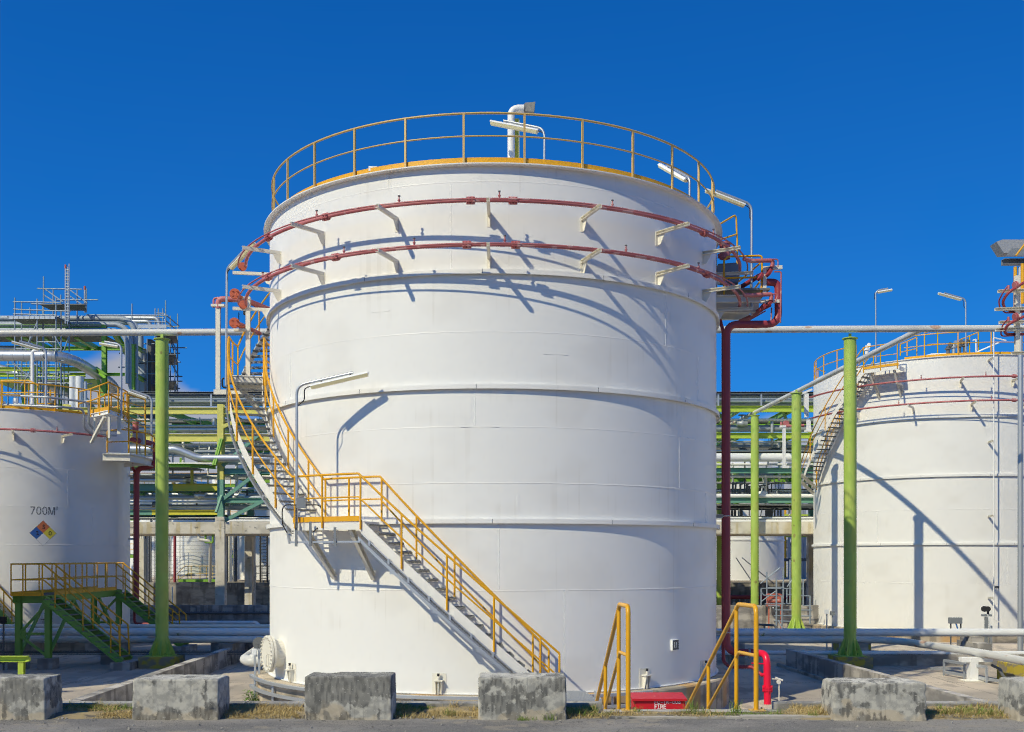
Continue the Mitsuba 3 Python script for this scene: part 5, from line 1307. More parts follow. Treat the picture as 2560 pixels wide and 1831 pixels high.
# ================================================================== pipe rack behind the tanks
rack = thing('pipe_rack', 'tall green, teal and yellow-green steel pipe rack on concrete legs behind the tanks', 'pipe rack')
YF, YB = 62.0, 69.0
cols = [-25.9, -16.93, -7.9, 1.1, 10.1, 19.4, 28]
zof = lambda py, Y=YF: EYE - (py - HY) * Y / F
COL = {0: ('m_yellow_green', 'm_yellow_green', 'm_teal', 'm_mustard', 'm_mustard'), 1: ('m_yellow_green', 'm_yellow_green', 'm_teal', 'm_teal', None), 4: ('m_lime', 'm_lime', 'm_teal', 'm_teal', None)}
LV = {0: ((1020, 1036), (1086, 1105), (1166, 1174), (1210, 1228), (1276, 1288)), 1: ((1020, 1036), (1086, 1105), (1172, 1186), (1246, 1258)), 4: ((1016, 1031), (1083, 1097), (1171, 1184), (1246, 1258))}
for k, x in enumerate(cols):
    for Y in (YF, YB):
        top = 'm_yellow_green' if k < 3 else 'm_lime'
        m = M(); m.ibeam(V3(x, Y, zof(1200)), V3(x, Y, zof(1012)), 0.36, 0.34, 0.03, up=(0, 1, 0)); part(rack, 'column', m, top if Y == YF else 'm_frame_green')
        m = M(); m.ibeam(V3(x, Y, zof(1293)), V3(x, Y, zof(1200) - 0.002), 0.36, 0.34, 0.03, up=(0, 1, 0)); part(rack, 'column', m, 'm_teal')
        m = M(); m.box(x - 0.27, x + 0.27, Y - 0.27, Y + 0.27, FLOOR + 0.01, zof(1293)); part(rack, 'concrete_leg', m, 'm_rack_concrete')
        if k < 4:
            m = M(); m.box(x + 0.72, x + 1.16, Y + 2.6, Y + 3.04, FLOOR + 0.01, zof(1340)); part(rack, 'concrete_leg', m, 'm_rack_concrete')
for k in range(len(cols) - 1):
    key = 0 if k == 0 else (4 if k >= 4 else 1)
    for j, (y0, y1) in enumerate(LV[key]):
        h = (y1 - y0) * YF / F; z = zof((y0 + y1) / 2)
        bs = COL[key][j]
        if key == 0 and j == 2:
            m = M(); m.channel(V3(cols[k] - 1, YF - 1.5, z), V3(cols[k + 1] - 1.4, YF - 1.5, z), 0.2, h); m.channel(V3(cols[k + 1] - 1.4, YF - 1.5, z), V3(cols[k + 1] - 0.2, YF - 0.2, z), 0.2, h); part(rack, 'platform_edge', m, 'm_frame_green')
            m = M(); m.box(cols[k] - 1, cols[k + 1] - 1.4, YF - 1.4, YF + 1.5, z - 0.06, z); part(rack, 'platform_deck', m, 'm_grating')
            continue
        if key == 0 and j >= 3:
            xm = (PX(432, YF) if j == 3 else PX(380, YF))
            m = M(); m.ibeam(V3(cols[k] + 0.18, YF, z), V3(xm, YF, z), 0.25, h); part(rack, 'beam', m, 'm_teal')
            m = M(); m.ibeam(V3(xm, YF, z), V3(cols[k + 1] - 0.18, YF, z), 0.25, h); part(rack, 'beam', m, bs)
        else:
            m = M(); m.ibeam(V3(cols[k] + 0.18, YF, z), V3(cols[k + 1] - 0.18, YF, z), 0.25, h); part(rack, 'beam', m, bs)
        m = M(); m.ibeam(V3(cols[k] + 0.18, YB, z), V3(cols[k + 1] - 0.18, YB, z), 0.25, h * 1.1); part(rack, 'beam', m, 'm_frame_green')
        for f_ in (0.0, 0.33, 0.66):
            x = cols[k] + (cols[k + 1] - cols[k]) * f_ + (0 if f_ == 0 else 0.0)
            m = M(); m.ibeam(V3(x, YF + 0.18, z - 0.03), V3(x, YB - 0.18, z - 0.03), 0.2, h * 0.9); part(rack, 'cross_beam', m, 'm_frame_green')
        if j < 3:
            for f_ in (0.2, 0.62):
                x = cols[k] + (cols[k + 1] - cols[k]) * f_
                m = M(); m.bar(V3(x, YF + 0.25, z - 0.1), V3(x + 1.9, YB - 0.3, z - 0.1), 0.16, 0.2); part(rack, 'plan_brace', m, 'm_frame_green')
    z = (zof(1306) + zof(1335)) / 2; h = zof(1306) - zof(1335)
    for Y in (YF, YB):
        m = M(); m.box(cols[k] + 0.28, cols[k + 1] - 0.28, Y - 0.22, Y + 0.22, z - h / 2, z + h / 2); part(rack, 'concrete_beam', m, 'm_rack_concrete')
    m = M(); m.box(cols[k] + 0.28, cols[k + 1] - 0.28, YF + 0.25, YB - 0.25, z - h / 2 + 0.02, z - h / 2 + 0.22); part(rack, 'deck_slab', m, 'm_rack_concrete')
for (xa, ya, xb, yb) in ((556, 1165, 650, 1085), (556, 1250, 660, 1170), (556, 1305, 660, 1252), (556, 1068, 600, 1050)):
    m = M(); m.bar(at(xa, ya, YF - 0.1), at(xb, yb, YF - 0.1), 0.16, 0.2); part(rack, 'brace', m, 'm_teal' if ya > 1100 else 'm_yellow_green')
for (xa, ya, xb, yb) in ((533, 1164, 552, 1098), (538, 1164, 556, 1098), (540, 1282, 554, 1240)):
    m = M(); m.bar(at(xa, ya, YF - 0.8), at(xb, yb, YF - 0.2), 0.12); part(rack, 'brace', m, 'm_frame_green' if ya < 1200 else 'm_teal')
m = M(); m.ibeam(at(480, 1211, YF), at(480, 1176, YF), 0.16, 0.14, up=(0, 1, 0)); part(rack, 'strut', m, 'm_mustard')
m = M(); m.ibeam(at(460, 1125, YF + 2), at(460, 1105, YF + 2), 0.16, 0.14, up=(0, 1, 0)); m.ibeam(at(454, 1165, YF + 2), at(454, 1145, YF + 2), 0.2, 0.16, up=(0, 1, 0)); part(rack, 'strut', m, 'm_frame_green')


def rack_pipe(label, pts, r, bsdf, rad=0.8, bands=0, n=14, group='pipes lying in the pipe rack'):
    t = thing('rack_pipe', label, 'pipe', group)
    m = M(); m.bend(pts, r, rad, n, 7); part(t, 'pipe', m, bsdf)
    if bands:
        p, q = np.asarray(pts[0], float), np.asarray(pts[1], float); L = np.linalg.norm(q - p); mb = M()
        for k in range(1, int(L / bands)):
            mb.disc(p + (q - p) * k * bands / L, q - p, r + 0.008, 0.025, 14)
        part(t, 'cladding_bands', mb, 'm_clad_dull')
        labels[f'{t}__cladding_bands'] = {'kind': 'stuff'}
    return t


z1 = zof(1076)
rack_pipe('silver clad pipe between the two yellow-green beams, left of the big tank', [V3(-27, YF + 0.9, zof(1075, YF + 0.9)), V3(-4, YF + 0.9, zof(1075, YF + 0.9))], 0.20, 'm_clad', bands=1.0)
rack_pipe('large silver pipe with a double bend below the yellow-green beams', [at(270, 1124, YF - 0.7), at(440, 1124, YF - 0.6), at(500, 1147, YF - 0.5), at(720, 1147, YF - 0.4)], 0.24, 'm_clad', 1.4)
rack_pipe('silver pipe under the green platform on the left', [V3(-27, YF - 0.4, zof(1201)), at(462, 1201, YF - 0.4), at(486, 1207, YF + 1.5)], 0.14, 'm_clad', 0.6)
rack_pipe('long pale pipe above the lowest teal beams on the left', [V3(-27, YF + 0.4, zof(1244)), V3(-3, YF + 0.4, zof(1244))], 0.125, 'm_clad_dull')
rack_pipe('thin dull pipe above the lowest mustard beam', [V3(-24, YF + 1.0, zof(1268, YF + 1)), V3(-15, YF + 1.0, zof(1268, YF + 1))], 0.13, 'm_clad', bands=1.6)
rack_pipe('silver pipe between the two lime beams on the right', [V3(9, YF + 0.8, zof(1072, YF + 0.8)), V3(22, YF + 0.8, zof(1072, YF + 0.8))], 0.20, 'm_clad_dull', bands=0.9)
rack_pipe('dark pipe above the large pale one on the right', [V3(9, YF + 1.2, zof(1127, YF + 1.2)), V3(22, YF + 1.2, zof(1127, YF + 1.2))], 0.16, 'm_steel_dark')
rack_pipe('large pale grey pipe in the middle of the rack on the right', [V3(9, YF - 0.4, zof(1146)), V3(21, YF - 0.4, zof(1146))], 0.25, 'm_pipe_grey')
rack_pipe('white pipe above the lower teal beam on the right', [V3(9, YF - 0.1, zof(1241)), V3(22, YF - 0.1, zof(1241))], 0.12, 'm_white')
rack_pipe('white pipe lying on the concrete beam on the right', [V3(9, YF - 0.1, zof(1304)), V3(22, YF - 0.1, zof(1304))], 0.10, 'm_white')
rack_pipe('white pipe lying on the concrete beam left of the big tank', [V3(-16.4, YF - 0.1, zof(1303)), V3(-4, YF - 0.1, zof(1303))], 0.08, 'm_white')
rp = thing('riser_nozzle', 'short upright silver pipe stub standing on the clad pipe left of the big tank', 'pipe')
m = M(); m.cyl(at(536, 1068, YF + 0.9), at(536, 1048, YF + 0.9), 0.15, 14); m.tube([at(536, 1048, YF + 0.9), at(536, 1045, YF + 0.9)], [0.15, 0.06], 14); m.tube([at(538, 1050, YF + 0.9), at(568, 1066, YF + 2)], 0.08, 10); part(rp, 'stub', m, 'm_clad')
rr_ = random.Random(11)
for k, (py, r_, Yo) in enumerate(((1007, 0.13, 1.0), (998, 0.16, 2.4), (1012, 0.10, 3.6), (990, 0.14, 4.6), (1004, 0.09, 0.3))):
    for side, xa, xb in (('left', -25, -3), ('right', 9.5, 27)):
        rack_pipe(('front', 'second', 'third', 'rear', 'frontmost thin')[k] + f' dark grey pipe of the top rack layer {side} of the big tank', [V3(xa, YF + Yo, zof(py, YF + Yo)), V3(xb, YF + Yo, zof(py, YF + Yo))], r_, 'm_pipe_dark', group=f'pipes in the top layer of the rack, {side} of the big tank')
for side, xa, xb in (('left', -22.5, -4), ('right', 9.5, 22)):
    t = thing('cable_rack', f'flat cable trays along the rack top {side} of the big tank', 'cable tray')
    for py, Yo, hh in ((984, 0.2, 0.10), (992, 0.4, 0.08)):
        m = M(); m.channel(V3(xa, YF + Yo, zof(py, YF + Yo)), V3(xb, YF + Yo, zof(py, YF + Yo)), 0.6, hh); part(t, 'tray', m, 'm_clad_dull')
    x = xa
    while x < xb:
        m = M(); m.bar(V3(x, YF, zof(1016)), V3(x, YF, zof(986)), 0.09); part(t, 'post', m, 'm_galv'); x += 2.5
    m = M(); m.tube([V3(xa, YF + 1, zof(981, YF + 1)), V3(xb, YF + 1, zof(981, YF + 1))], 0.02, 6); part(t, 'rail', m, 'm_galv')
rr_ = random.Random(21)
# more lines deeper in the rack, hangers, trays and dark steelwork that fill its bays
for side, xa, xb in (('left', -27, -3), ('right', 9, 24)):
    HT = ('upper middle', 'lower of the upper middle', 'thick dark', 'thin dull', 'dark lower', 'low dull', 'lowest dark', 'highest dark', 'thin galvanised')
    for k, (py, Yo, r_, b) in enumerate(((1124, 3.5, 0.12, 'm_clad_dull'), (1136, 5.0, 0.10, 'm_pipe_dark'), (1190, 4.0, 0.16, 'm_pipe_dark'), (1196, 2.5, 0.10, 'm_white'), (1238, 4.5, 0.14, 'm_clad'), (1266, 3.0, 0.12, 'm_clad_dull'), (1272, 4.6, 0.10, 'm_steel_dark'), (1056, 5.5, 0.12, 'm_steel_dark'), (1118, 1.8, 0.08, 'm_galv'))):
        if side == 'right' and py in (1196, 1136): continue
        rack_pipe(f'{HT[k]} pipe deep inside the rack {side} of the big tank', [V3(xa, YF + Yo, zof(py, YF + Yo)), V3(xb, YF + Yo, zof(py, YF + Yo))], r_, b, n=8, group=f'secondary pipes deep inside the rack, {side} of the big tank')
    t = thing('hanger_rods', f'thin hanger rods and rails inside the rack {side} of the big tank', 'steelwork')
    hx = [rr_.uniform(xa + 0.5, xb - 0.5) for _ in range(44)]
    for x in hx:
        p0, p1 = rr_.choice(((1036, 1086), (1105, 1172), (1186, 1246), (1258, 1306), (1105, 1140)))
        m = M(); m.bar(V3(x, YF + rr_.uniform(0.3, 5), zof(p1)), V3(x, YF + 1.5, zof(p0)), rr_.uniform(0.03, 0.07)); part(t, 'rod', m, rr_.choice(('m_galv', 'm_pipe_dark', 'm_galv')))
    for py in (1292, 1299, 1224, 1231):
        m = M(); m.tube([V3(xa + 1, YF + 1.2, zof(py, YF + 1.2)), V3(xb, YF + 1.2, zof(py, YF + 1.2))], 0.03, 6); part(t, 'rail', m, 'm_steel_dark')
t = thing('valve_bank', 'row of dark valve stems on the middle rack level right of the tank', 'valves')
for k in range(14):
    px = 1824 + k * 7.2 + rr_.uniform(-2, 2); y0 = 1236; y1 = rr_.uniform(1206, 1226)
    m = M(); m.bar(at(px, y0, YF + 1), at(px + rr_.uniform(-3, 3), y1, YF + 1), 0.10); m.bar(at(px - 3, y1 + 4, YF + 1), at(px + 5, y1 + 1, YF + 1), 0.06); part(t, 'stem', m, 'm_steel_dark')
m = M()
m.bend([at(1929, 1232, YF + 1), at(1929, 1208, YF + 1), at(1947, 1208, YF + 1), at(1947, 1232, YF + 1)], 0.03, 0.03, 6)
part(t, 'frame', m, 'm_steel_dark')
t = thing('valve_bank', 'dark valve stems hanging above the concrete beam right of the big tank', 'valves')
for px, w_ in ((1830, 0.12), (1837, 0.12), (1848, 0.14), (1854, 0.14), (1918, 0.2), (1926, 0.22), (1937, 0.08), (1945, 0.08), (1952, 0.1), (1873, 0.05)):
    m = M(); m.bar(at(px, 1303, YF + 1.4), at(px + rr_.uniform(-1, 1), 1276, YF + 1.4), w_); part(t, 'stem', m, 'm_steel_dark')
m = M(); m.tube([at(1800, 1302, YF + 1.3), at(1990, 1302, YF + 1.3)], 0.04, 6); m.tube([at(1800, 1297, YF + 1.3), at(1990, 1297, YF + 1.3)], 0.03, 6); m.channel(at(1790, 1268, YF + 1), at(1990, 1266, YF + 1), 0.5, 0.2); part(t, 'rail', m, 'm_steel_dark')

# ================================================================== far tanks and vessels behind the rack
def vessel(label, px, Y, R, z0, z1, bsdf='m_tank', bands=(), cat='tank', group=None, name='storage_tank'):
    t = thing(name, label, cat, group)
    c = (PX(px, Y), Y)
    m = M(); m.lathe(c, [(R, z0), (R, z1), (R * 0.6, z1 + R * 0.12), (0.02, z1 + R * 0.18)], closed=False, step=4); part(t, 'shell', m, bsdf)
    for z in bands:
        m = M(); m.lathe(c, [(R, z - 0.05), (R + 0.07, z - 0.05), (R + 0.07, z + 0.05), (R, z + 0.05)], step=5); part(t, 'ring', m, bsdf)
    return t


vessel('pale storage tank behind the scaffold between the right green posts', 1836, 84, 3.8, -0.05, 8.6, bands=(3.0, 6.0))
vessel('white tank behind the rack just left of the big tank', 662, 84, 2.1, -0.05, 10.6, bands=(3.2, 6.8))
vessel('tall insulated white vessel behind the left rack columns', 492, 82, 1.85, 0.4, 7.2, 'm_white', cat='vessel')
vessel('pale insulated vessel behind the left green post', 394, 83, 1.3, 0.2, 7.0, 'm_white', cat='vessel')
vessel('far white tank glimpsed through the left bays of the rack', 455, 108, 5.2, -0.05, 8.4, 'm_tank', bands=(4.0,))
vessel('far white tank glimpsed between the teal braces beside the big tank', 606, 106, 2.9, -0.05, 9.4, 'm_tank')
vessel('far pale tank glimpsed between the teal beams on the right', 1890, 108, 4.6, -0.05, 11.2, 'm_tank', bands=(4.0, 8.0))
m = M(); m.box(-40, 40, 79, 118, -0.4, -0.05); struct('terrace', m, 'm_floor', 'raised concrete terrace under the far vessels')
t = thing('vessel_platform', 'brown railed platform in front of the insulated vessel', 'platform')
Y = 79.5
m = M(); m.bar(at(452, 1452, Y), at(560, 1452, Y), 1.2, 0.18); part(t, 'deck', m, 'm_frame_green')
rl = M(); rl.tube([at(425, 1452, Y), at(462, 1416, Y), at(545, 1416, Y)], 0.03, 6); rl.tube([at(428, 1462, Y), at(470, 1434, Y), at(545, 1434, Y)], 0.025, 6)
for px in (436, 446, 470, 478, 500, 516, 532): rl.bar(at(px, 1450, Y), at(px, 1417 if px > 460 else 1440, Y), 0.05)
part(t, 'railing', rl, 'm_tan')
t = thing('vessel_platform', 'dark railed platform left of the big tank behind the concrete legs', 'platform')
rl = M(); rl.tube([at(610, 1416, Y), at(680, 1416, Y)], 0.04, 6); rl.tube([at(610, 1434, Y), at(680, 1434, Y)], 0.03, 6)
for px in (612, 626, 640, 655, 670): rl.bar(at(px, 1452, Y), at(px, 1416, Y), 0.05)
rl.bar(at(600, 1453, Y), at(690, 1453, Y), 0.8, 0.12); part(t, 'railing', rl, 'm_steel_dark')
rr_ = random.Random(8)
for grp, lo, hi, y0, y1, n in (('vertical pipes behind the left green post', 345, 380, 1338, 1470, 7), ('vertical pipes behind the concrete legs', 565, 592, 1338, 1455, 5), ('vertical pipes beside the big tank', 612, 632, 1290, 1450, 4)):
    for k in range(n):
        px = lo + (hi - lo) * (k + 0.5) / n; Yp = 76 + rr_.uniform(-1, 1)
        t = thing('upright_pipe', 'thin ' + grp.replace('pipes', 'pipe', 1), 'pipe', grp)
        m = M(); m.cyl(at(px, y1, Yp), at(px, y0 - 30, Yp), rr_.uniform(0.05, 0.13), 8); part(t, 'pipe', m, rr_.choice(('m_cream', 'm_steel_dark', 'm_clad_dull')))
        n_w = {5: ('leftmost', 'second', 'middle', 'fourth', 'rightmost'), 4: ('leftmost', 'second', 'third', 'rightmost')}.get(n, ('leftmost', 'second', 'third', 'middle', 'fifth', 'sixth', 'rightmost'))[k]
        labels[t]['label'] = n_w + ' of the thin ' + grp
t = thing('ladder', 'dark caged ladder beside the big tank behind the rack', 'ladder')
m = M(); m.bar(at(651, 1460, 78), at(651, 1300, 78), 0.1); m.bar(at(668, 1460, 78), at(668, 1300, 78), 0.1); part(t, 'rails', m, 'm_black')
for k in range(20):
    m = M(); m.bar(at(651, 1455 - k * 8, 78), at(668, 1455 - k * 8, 78), 0.05); part(t, 'rung', m, 'm_steel_dark')
t = thing('wire_grid', 'wire grid of thin rods in front of the insulated vessels', 'steelwork')
for k in range(12):
    m = M(); m.bar(at(345, 1345 + k * 9.5, 79), at(540, 1345 + k * 9.5, 79), 0.022); part(t, 'rod', m, 'm_steel_dark')
for px in (352, 360, 378, 386, 412, 424, 450):
    m = M(); m.bar(at(px, 1460, 79), at(px, 1338, 79), 0.03); part(t, 'rod', m, 'm_steel_dark')
rack_pipe('thin dark red upright pipe in front of the insulated vessel', [at(437, 1460, 76), at(437, 1338, 76)], 0.10, 'm_maroon', group='upright pipes under the rack')
rack_pipe('grey pipe with a bend hanging under the concrete beam', [at(497, 1335, YF), at(497, 1350, YF), at(526, 1353, YF), at(525, 1455, YF + 2)], 0.09, 'm_cream', 0.2, group='upright pipes under the rack')
rack_pipe('dark bracket frame under the concrete beam', [at(514, 1337, YF), at(514, 1357, YF), at(532, 1357, YF), at(532, 1337, YF)], 0.06, 'm_frame_green', 0.03, n=6, group='upright pipes under the rack')
# farther plant seen through the bays: a second frame with rails, equipment and two more rows
fp = thing('process_structure', 'distant process frame with yellow rails seen through the rack left of the big tank', 'steel frame')
Y = 97
for x in np.arange(-44, 1, 4.4):
    m = M(); m.bar(V3(x, Y, -1), V3(x, Y, 9.2), 0.28); part(fp, 'column', m, rr_.choice(('m_frame_green', 'm_steel_dark')))
for z in (1.8, 5.2, 8.2):
    m = M(); m.bar(V3(-45, Y, z), V3(0, Y, z), 0.2, 0.35); part(fp, 'beam', m, 'm_frame_green')
    rl = M(); rl.bar(V3(-45, Y - 0.5, z + 1.1), V3(0, Y - 0.5, z + 1.1), 0.06); rl.bar(V3(-45, Y - 0.5, z + 0.6), V3(0, Y - 0.5, z + 0.6), 0.05)
    for x in np.arange(-45, 0, 1.3): rl.bar(V3(x, Y - 0.5, z), V3(x, Y - 0.5, z + 1.1), 0.05)
    part(fp, 'railing', rl, 'm_yellow')
for k in range(34):
    x = rr_.uniform(-40, -6); z = rr_.choice((1.9, 5.3, -0.4)); h = rr_.uniform(0.7, 2.4)
    m = M(); m.cyl(V3(x, Y + rr_.uniform(-0.5, 4), z), V3(x, Y + 1, z + h), rr_.uniform(0.15, 0.6), 10); part(fp, 'vessel', m, rr_.choice(('m_cream', 'm_white', 'm_clad_dull', 'm_tank')))
fq = thing('process_structure', 'distant frame with yellow columns and vessels beside the right tank', 'steel frame')
Y = 90
for px in (1963, 1972, 1981, 2006, 2012):
    m = M(); m.bar(at(px, 1462, Y), at(px, 1270, Y), 0.16); part(fq, 'column', m, rr_.choice(('m_yellow', 'm_frame_green', 'm_clad_dull')))
for py in (1230, 1290, 1340, 1400):
    m = M(); m.bar(at(1950, py, Y), at(2060, py, Y), 0.2, 0.25); part(fq, 'beam', m, 'm_lime' if py in (1290, 1340) else 'm_steel_dark')
for k in range(16):
    px = rr_.uniform(1958, 2034); py = rr_.uniform(1350, 1450)
    m = M(); p = at(px, py, Y + 1); m.cyl(p, p + V3(rr_.uniform(-1, 1) * (k % 2), 0, rr_.uniform(0.5, 1.5)), rr_.uniform(0.12, 0.35), 10); part(fq, 'vessel', m, rr_.choice(('m_clad_dull', 'm_steel_dark', 'm_cream', 'm_clad', 'm_tan')))
fr2 = thing('fire_header', 'dark red fire pipe along the shaded wall right of the big tank', 'pipe')
m = M(); m.tube([at(1790, 1493, 72), at(2010, 1495, 72)], 0.14, 12); part(fr2, 'pipe', m, 'm_maroon')
for k in range(5):
    px = 1835 + k * 14
    m = M(); m.disc(at(px, 1510, 71.8), (0, 1, 0), 0.12, 0.1, 14); m.bar(at(px, 1495, 72), at(px, 1507, 72), 0.05); part(fr2, 'outlet', m, 'm_clad_dull')

# ================================================================== the green frame, big pipes and scaffold on the upper left
gf = thing('steel_structure', 'tall green steel frame behind the left tank carrying silver pipes', 'steel frame')
Y = 74.0
def gb_(p, q, w_, h_, bsdf, nm='beam', up=(0, 0, 1)):
    m = M(); m.ibeam(p, q, w_, h_, up=up); part(gf, nm, m, bsdf)
gb_(at(-60, 822, Y), at(262, 822, Y), 0.4, 0.46, 'm_frame_green')
gb_(at(261, 1100, Y), at(261, 810, Y), 0.30, 0.30, 'm_frame_green', 'column', (0, 1, 0))
gb_(at(-60, 872, Y + 6), at(320, 872, Y + 6), 0.3, 0.28, 'm_frame_green')
gb_(at(266, 865, Y), at(334, 865, Y), 0.3, 0.17, 'm_frame_green')
gb_(at(266, 937, Y), at(334, 937, Y), 0.3, 0.18, 'm_frame_green')
gb_(at(333, 1090, Y), at(333, 862, Y), 0.22, 0.22, 'm_frame_green', 'column', (0, 1, 0))
for py in (868, 940):
    gb_(at(336, py - 2, Y), at(384, py + 26, Y + 9), 0.25, 0.25, 'm_frame_green')
gb_(at(-40, 924, Y), at(238, 924, Y), 0.25, 0.26, 'm_lime')
gb_(at(-40, 938, Y + 2), at(214, 938, Y + 2), 0.25, 0.26, 'm_lime')
gb_(at(238, 922, Y), at(264, 942, Y - 2), 0.25, 0.26, 'm_frame_green')
m = M(); m.bar(at(240, 930, Y), at(262, 1010, Y), 0.16); part(gf, 'brace', m, 'm_frame_green')
gb_(at(284, 830, Y), at(318, 884, Y + 6), 0.3, 0.4, 'm_frame_green')
for (xa, xb) in ((20, 80), (110, 150), (190, 240), (150, 215), (60, 120)):
    m = M(); m.bar(at(xa, 842, Y + 0.5), at(xb, 870, Y + 6), 0.3, 0.3); part(gf, 'brace', m, 'm_frame_green')
m = M(); m.box(at(-60, 836, Y)[0], at(262, 836, Y)[0], Y + 0.3, Y + 2.2, zof(838, Y) - 0.05, zof(838, Y)); part(gf, 'deck', m, 'm_steel_dark')
m = M(); m.box(at(-40, 0, Y)[0], at(235, 0, Y)[0], Y + 0.3, Y + 5, zof(946, Y) - 0.05, zof(946, Y)); part(gf, 'deck', m, 'm_frame_green')
gb_(at(-60, 1050, Y), at(330, 1050, Y), 0.3, 0.3, 'm_frame_green')
for px in (60, 150, 206):
    gb_(at(px, 1080, Y + 4), at(px, 940, Y + 4), 0.22, 0.22, 'm_frame_green', 'column', (0, 1, 0))
t = thing('clad_pipe', 'very large shiny clad pipe bending downwards above the left tank', 'pipe')
pts = fillet([at(-80, 890, 71), at(170, 890, 71), at(292, 968, 76), at(300, 1060, 77)], 2.2, 10)
m = M(); m.tube(pts, 0.36, 24); part(t, 'pipe', m, 'm_clad')
mb = M()
for k in range(0, 8):
    mb.disc(at(-40 + k * 26, 890, 71), (1, 0, 0), 0.37, 0.03, 24)
for a_, b_ in zip(pts[1:-1], pts[2:]):
    if np.linalg.norm(b_ - a_) < 2: mb.disc(a_, b_ - a_, 0.37, 0.03, 24)
for k in range(1, 7):
    q = at(195, 905, 72) + (at(292, 968, 76) - at(195, 905, 72)) * k / 7
part(t, 'cladding_bands', mb, 'm_clad_dull'); labels[f'{t}__cladding_bands'] = {'kind': 'stuff'}
t = thing('clad_pipe', 'second shiny clad pipe behind the left tank running down to the right', 'pipe')
m = M(); m.bend([at(-60, 905, 79), at(30, 930, 77), at(215, 1000, 77), at(250, 1060, 77)], 0.3, 2.0, 16); part(t, 'pipe', m, 'm_clad')
m = M(); m.bend([at(-30, 872, 76), at(60, 872, 76), at(62, 905, 76)], 0.2, 0.5, 12); part(t, 'branch', m, 'm_clad')
for k, (px, r_) in enumerate(((181, 0.2), (199, 0.26), (214, 0.10))):
    t = thing('upright_pipe', ('slim', 'thick', 'thin grey')[k] + ' upright silver pipe behind the yellow rail of the left tank', 'pipe')
    m = M(); m.cyl(at(px, 1060, 70), at(px, 942 if k < 2 else 955, 70), r_, 14); part(t, 'pipe', m, 'm_pipe_grey' if k < 2 else 'm_galv')
# bundle of curved pipes that turns down at the end of the frame
for k, (py, px, r_, Yp, yb) in enumerate(((797, 338, 0.20, 74.5, 1080), (812, 326, 0.17, 74.0, 1000), (806, 352, 0.20, 77.5, 900), (826, 318, 0.15, 73.8, 960), (796, 398, 0.17, 80, 830), (805, 376, 0.15, 79, 830))):
    t = thing('curved_pipe', ('outermost dark grey', 'second', 'third', 'innermost', 'pale rear', 'thin rear')[k] + ' pipe of the bundle curving down at the end of the green frame', 'pipe', 'curved pipes over the green frame')
    m = M(); m.bend([at(-60 if k < 4 else 270, py, Yp), at(px, py, Yp), at(px, yb, Yp)], r_, 1.3, 14, 10); part(t, 'pipe', m, 'm_pipe_dark' if k < 4 else 'm_galv')
cv = thing('cladded_column', 'tall grey panelled column wrapped in scaffold behind the left green post', 'column')
Yc = 78
for k in range(5):
    for j in range(2):
        m = M(); m.box(PX(337 + 12 * j, Yc), PX(348.5 + 12 * j, Yc), Yc, Yc + 1.2, zof(1050 - 40 * k + 18, Yc), zof(1012 - 40 * k + 18.5, Yc)); part(cv, 'panel', m, 'm_clad_dull')
m = M(); m.box(PX(361, Yc), PX(372, Yc), Yc + 0.5, Yc + 2, zof(1090, Yc), zof(845, Yc)); m.box(PX(376, Yc), PX(390, Yc), Yc + 1.5, Yc + 3, zof(1090, Yc), zof(845, Yc)); part(cv, 'panel', m, 'm_steel_dark')

sc = thing('scaffold', 'grey tube scaffold with platforms above the green frame on the upper left', 'scaffold')
r_ = 0.045
def pole(px, y0, y1, Y, b='m_scaffold', nm='standard', rr=r_):
    m = M(); m.cyl(at(px, y1, Y), at(px, y0, Y), rr, 6); part(sc, nm, m, b)
def ledger(x0, y0, x1, y1, Ya, Yb=None, nm='ledger', b='m_scaffold'):
    m = M(); m.cyl(at(x0, y0, Ya), at(x1, y1, Yb or Ya), r_, 6); part(sc, nm, m, b)
YS = 71.0
for px, y0, y1, Yd in ((37, 745, 1010, 0), (54, 756, 1000, 2), (75, 770, 960, 3), (93, 748, 1010, 0), (107, 756, 1000, 2), (109, 692, 990, 1.5), (133, 725, 900, 3), (140, 745, 1010, 0), (152, 738, 1010, 2), (153, 777, 1000, 1), (173, 720, 880, 2), (193, 725, 815, 3)):
    pole(px, y0, y1, YS + Yd)
for x0, y0, x1, y1, a_, b_ in ((93, 722, 205, 724, 72, 72), (33, 755, 150, 757, 71, 71), (33, 774, 176, 779, 71, 71), (33, 786, 140, 788, 71, 71), (78, 760, 130, 762, 73, 73), (216, 788, 420, 789, 74, 74), (140, 751, 245, 750, 73, 73), (109, 721, 158, 756, 72.5, 71), (170, 722, 218, 758, 74, 72), (109, 738, 140, 757, 72.5, 71), (163, 733, 205, 762, 74, 72), (95, 820, 58, 880, 71, 72), (60, 885, 92, 808, 71, 71), (130, 830, 155, 872, 71, 71), (40, 872, 150, 873, 71, 71), (40, 900, 160, 902, 71, 71), (40, 941, 150, 944, 71, 71), (36, 958, 230, 960, 73, 73), (75, 930, 52, 968, 71, 71), (36, 912, 85, 952, 71, 71), (92, 855, 140, 856, 71, 71), (160, 878, 176, 830, 72, 72)):
    ledger(x0, y0, x1, y1, a_, b_, 'ledger' if abs(y1 - y0) < 6 else 'brace')
def deckp(poly, zpx, Ya):
    m = M(); pts = [at(*q) for q in poly]; z = np.mean([p[2] for p in pts]); 
    for p in pts: p[2] = z
    m.prism(pts, V3(0, 0, 0.08)); return m
part(sc, 'platform', deckp([(18, 794, 71), (140, 794, 71), (178, 812, 73.2), (60, 812, 73.2)], 0, 0), 'm_steel_dark')
part(sc, 'platform', deckp([(100, 763, 72), (212, 763, 72), (216, 778, 73.7), (130, 778, 73.7)], 0, 0), 'm_steel_dark')
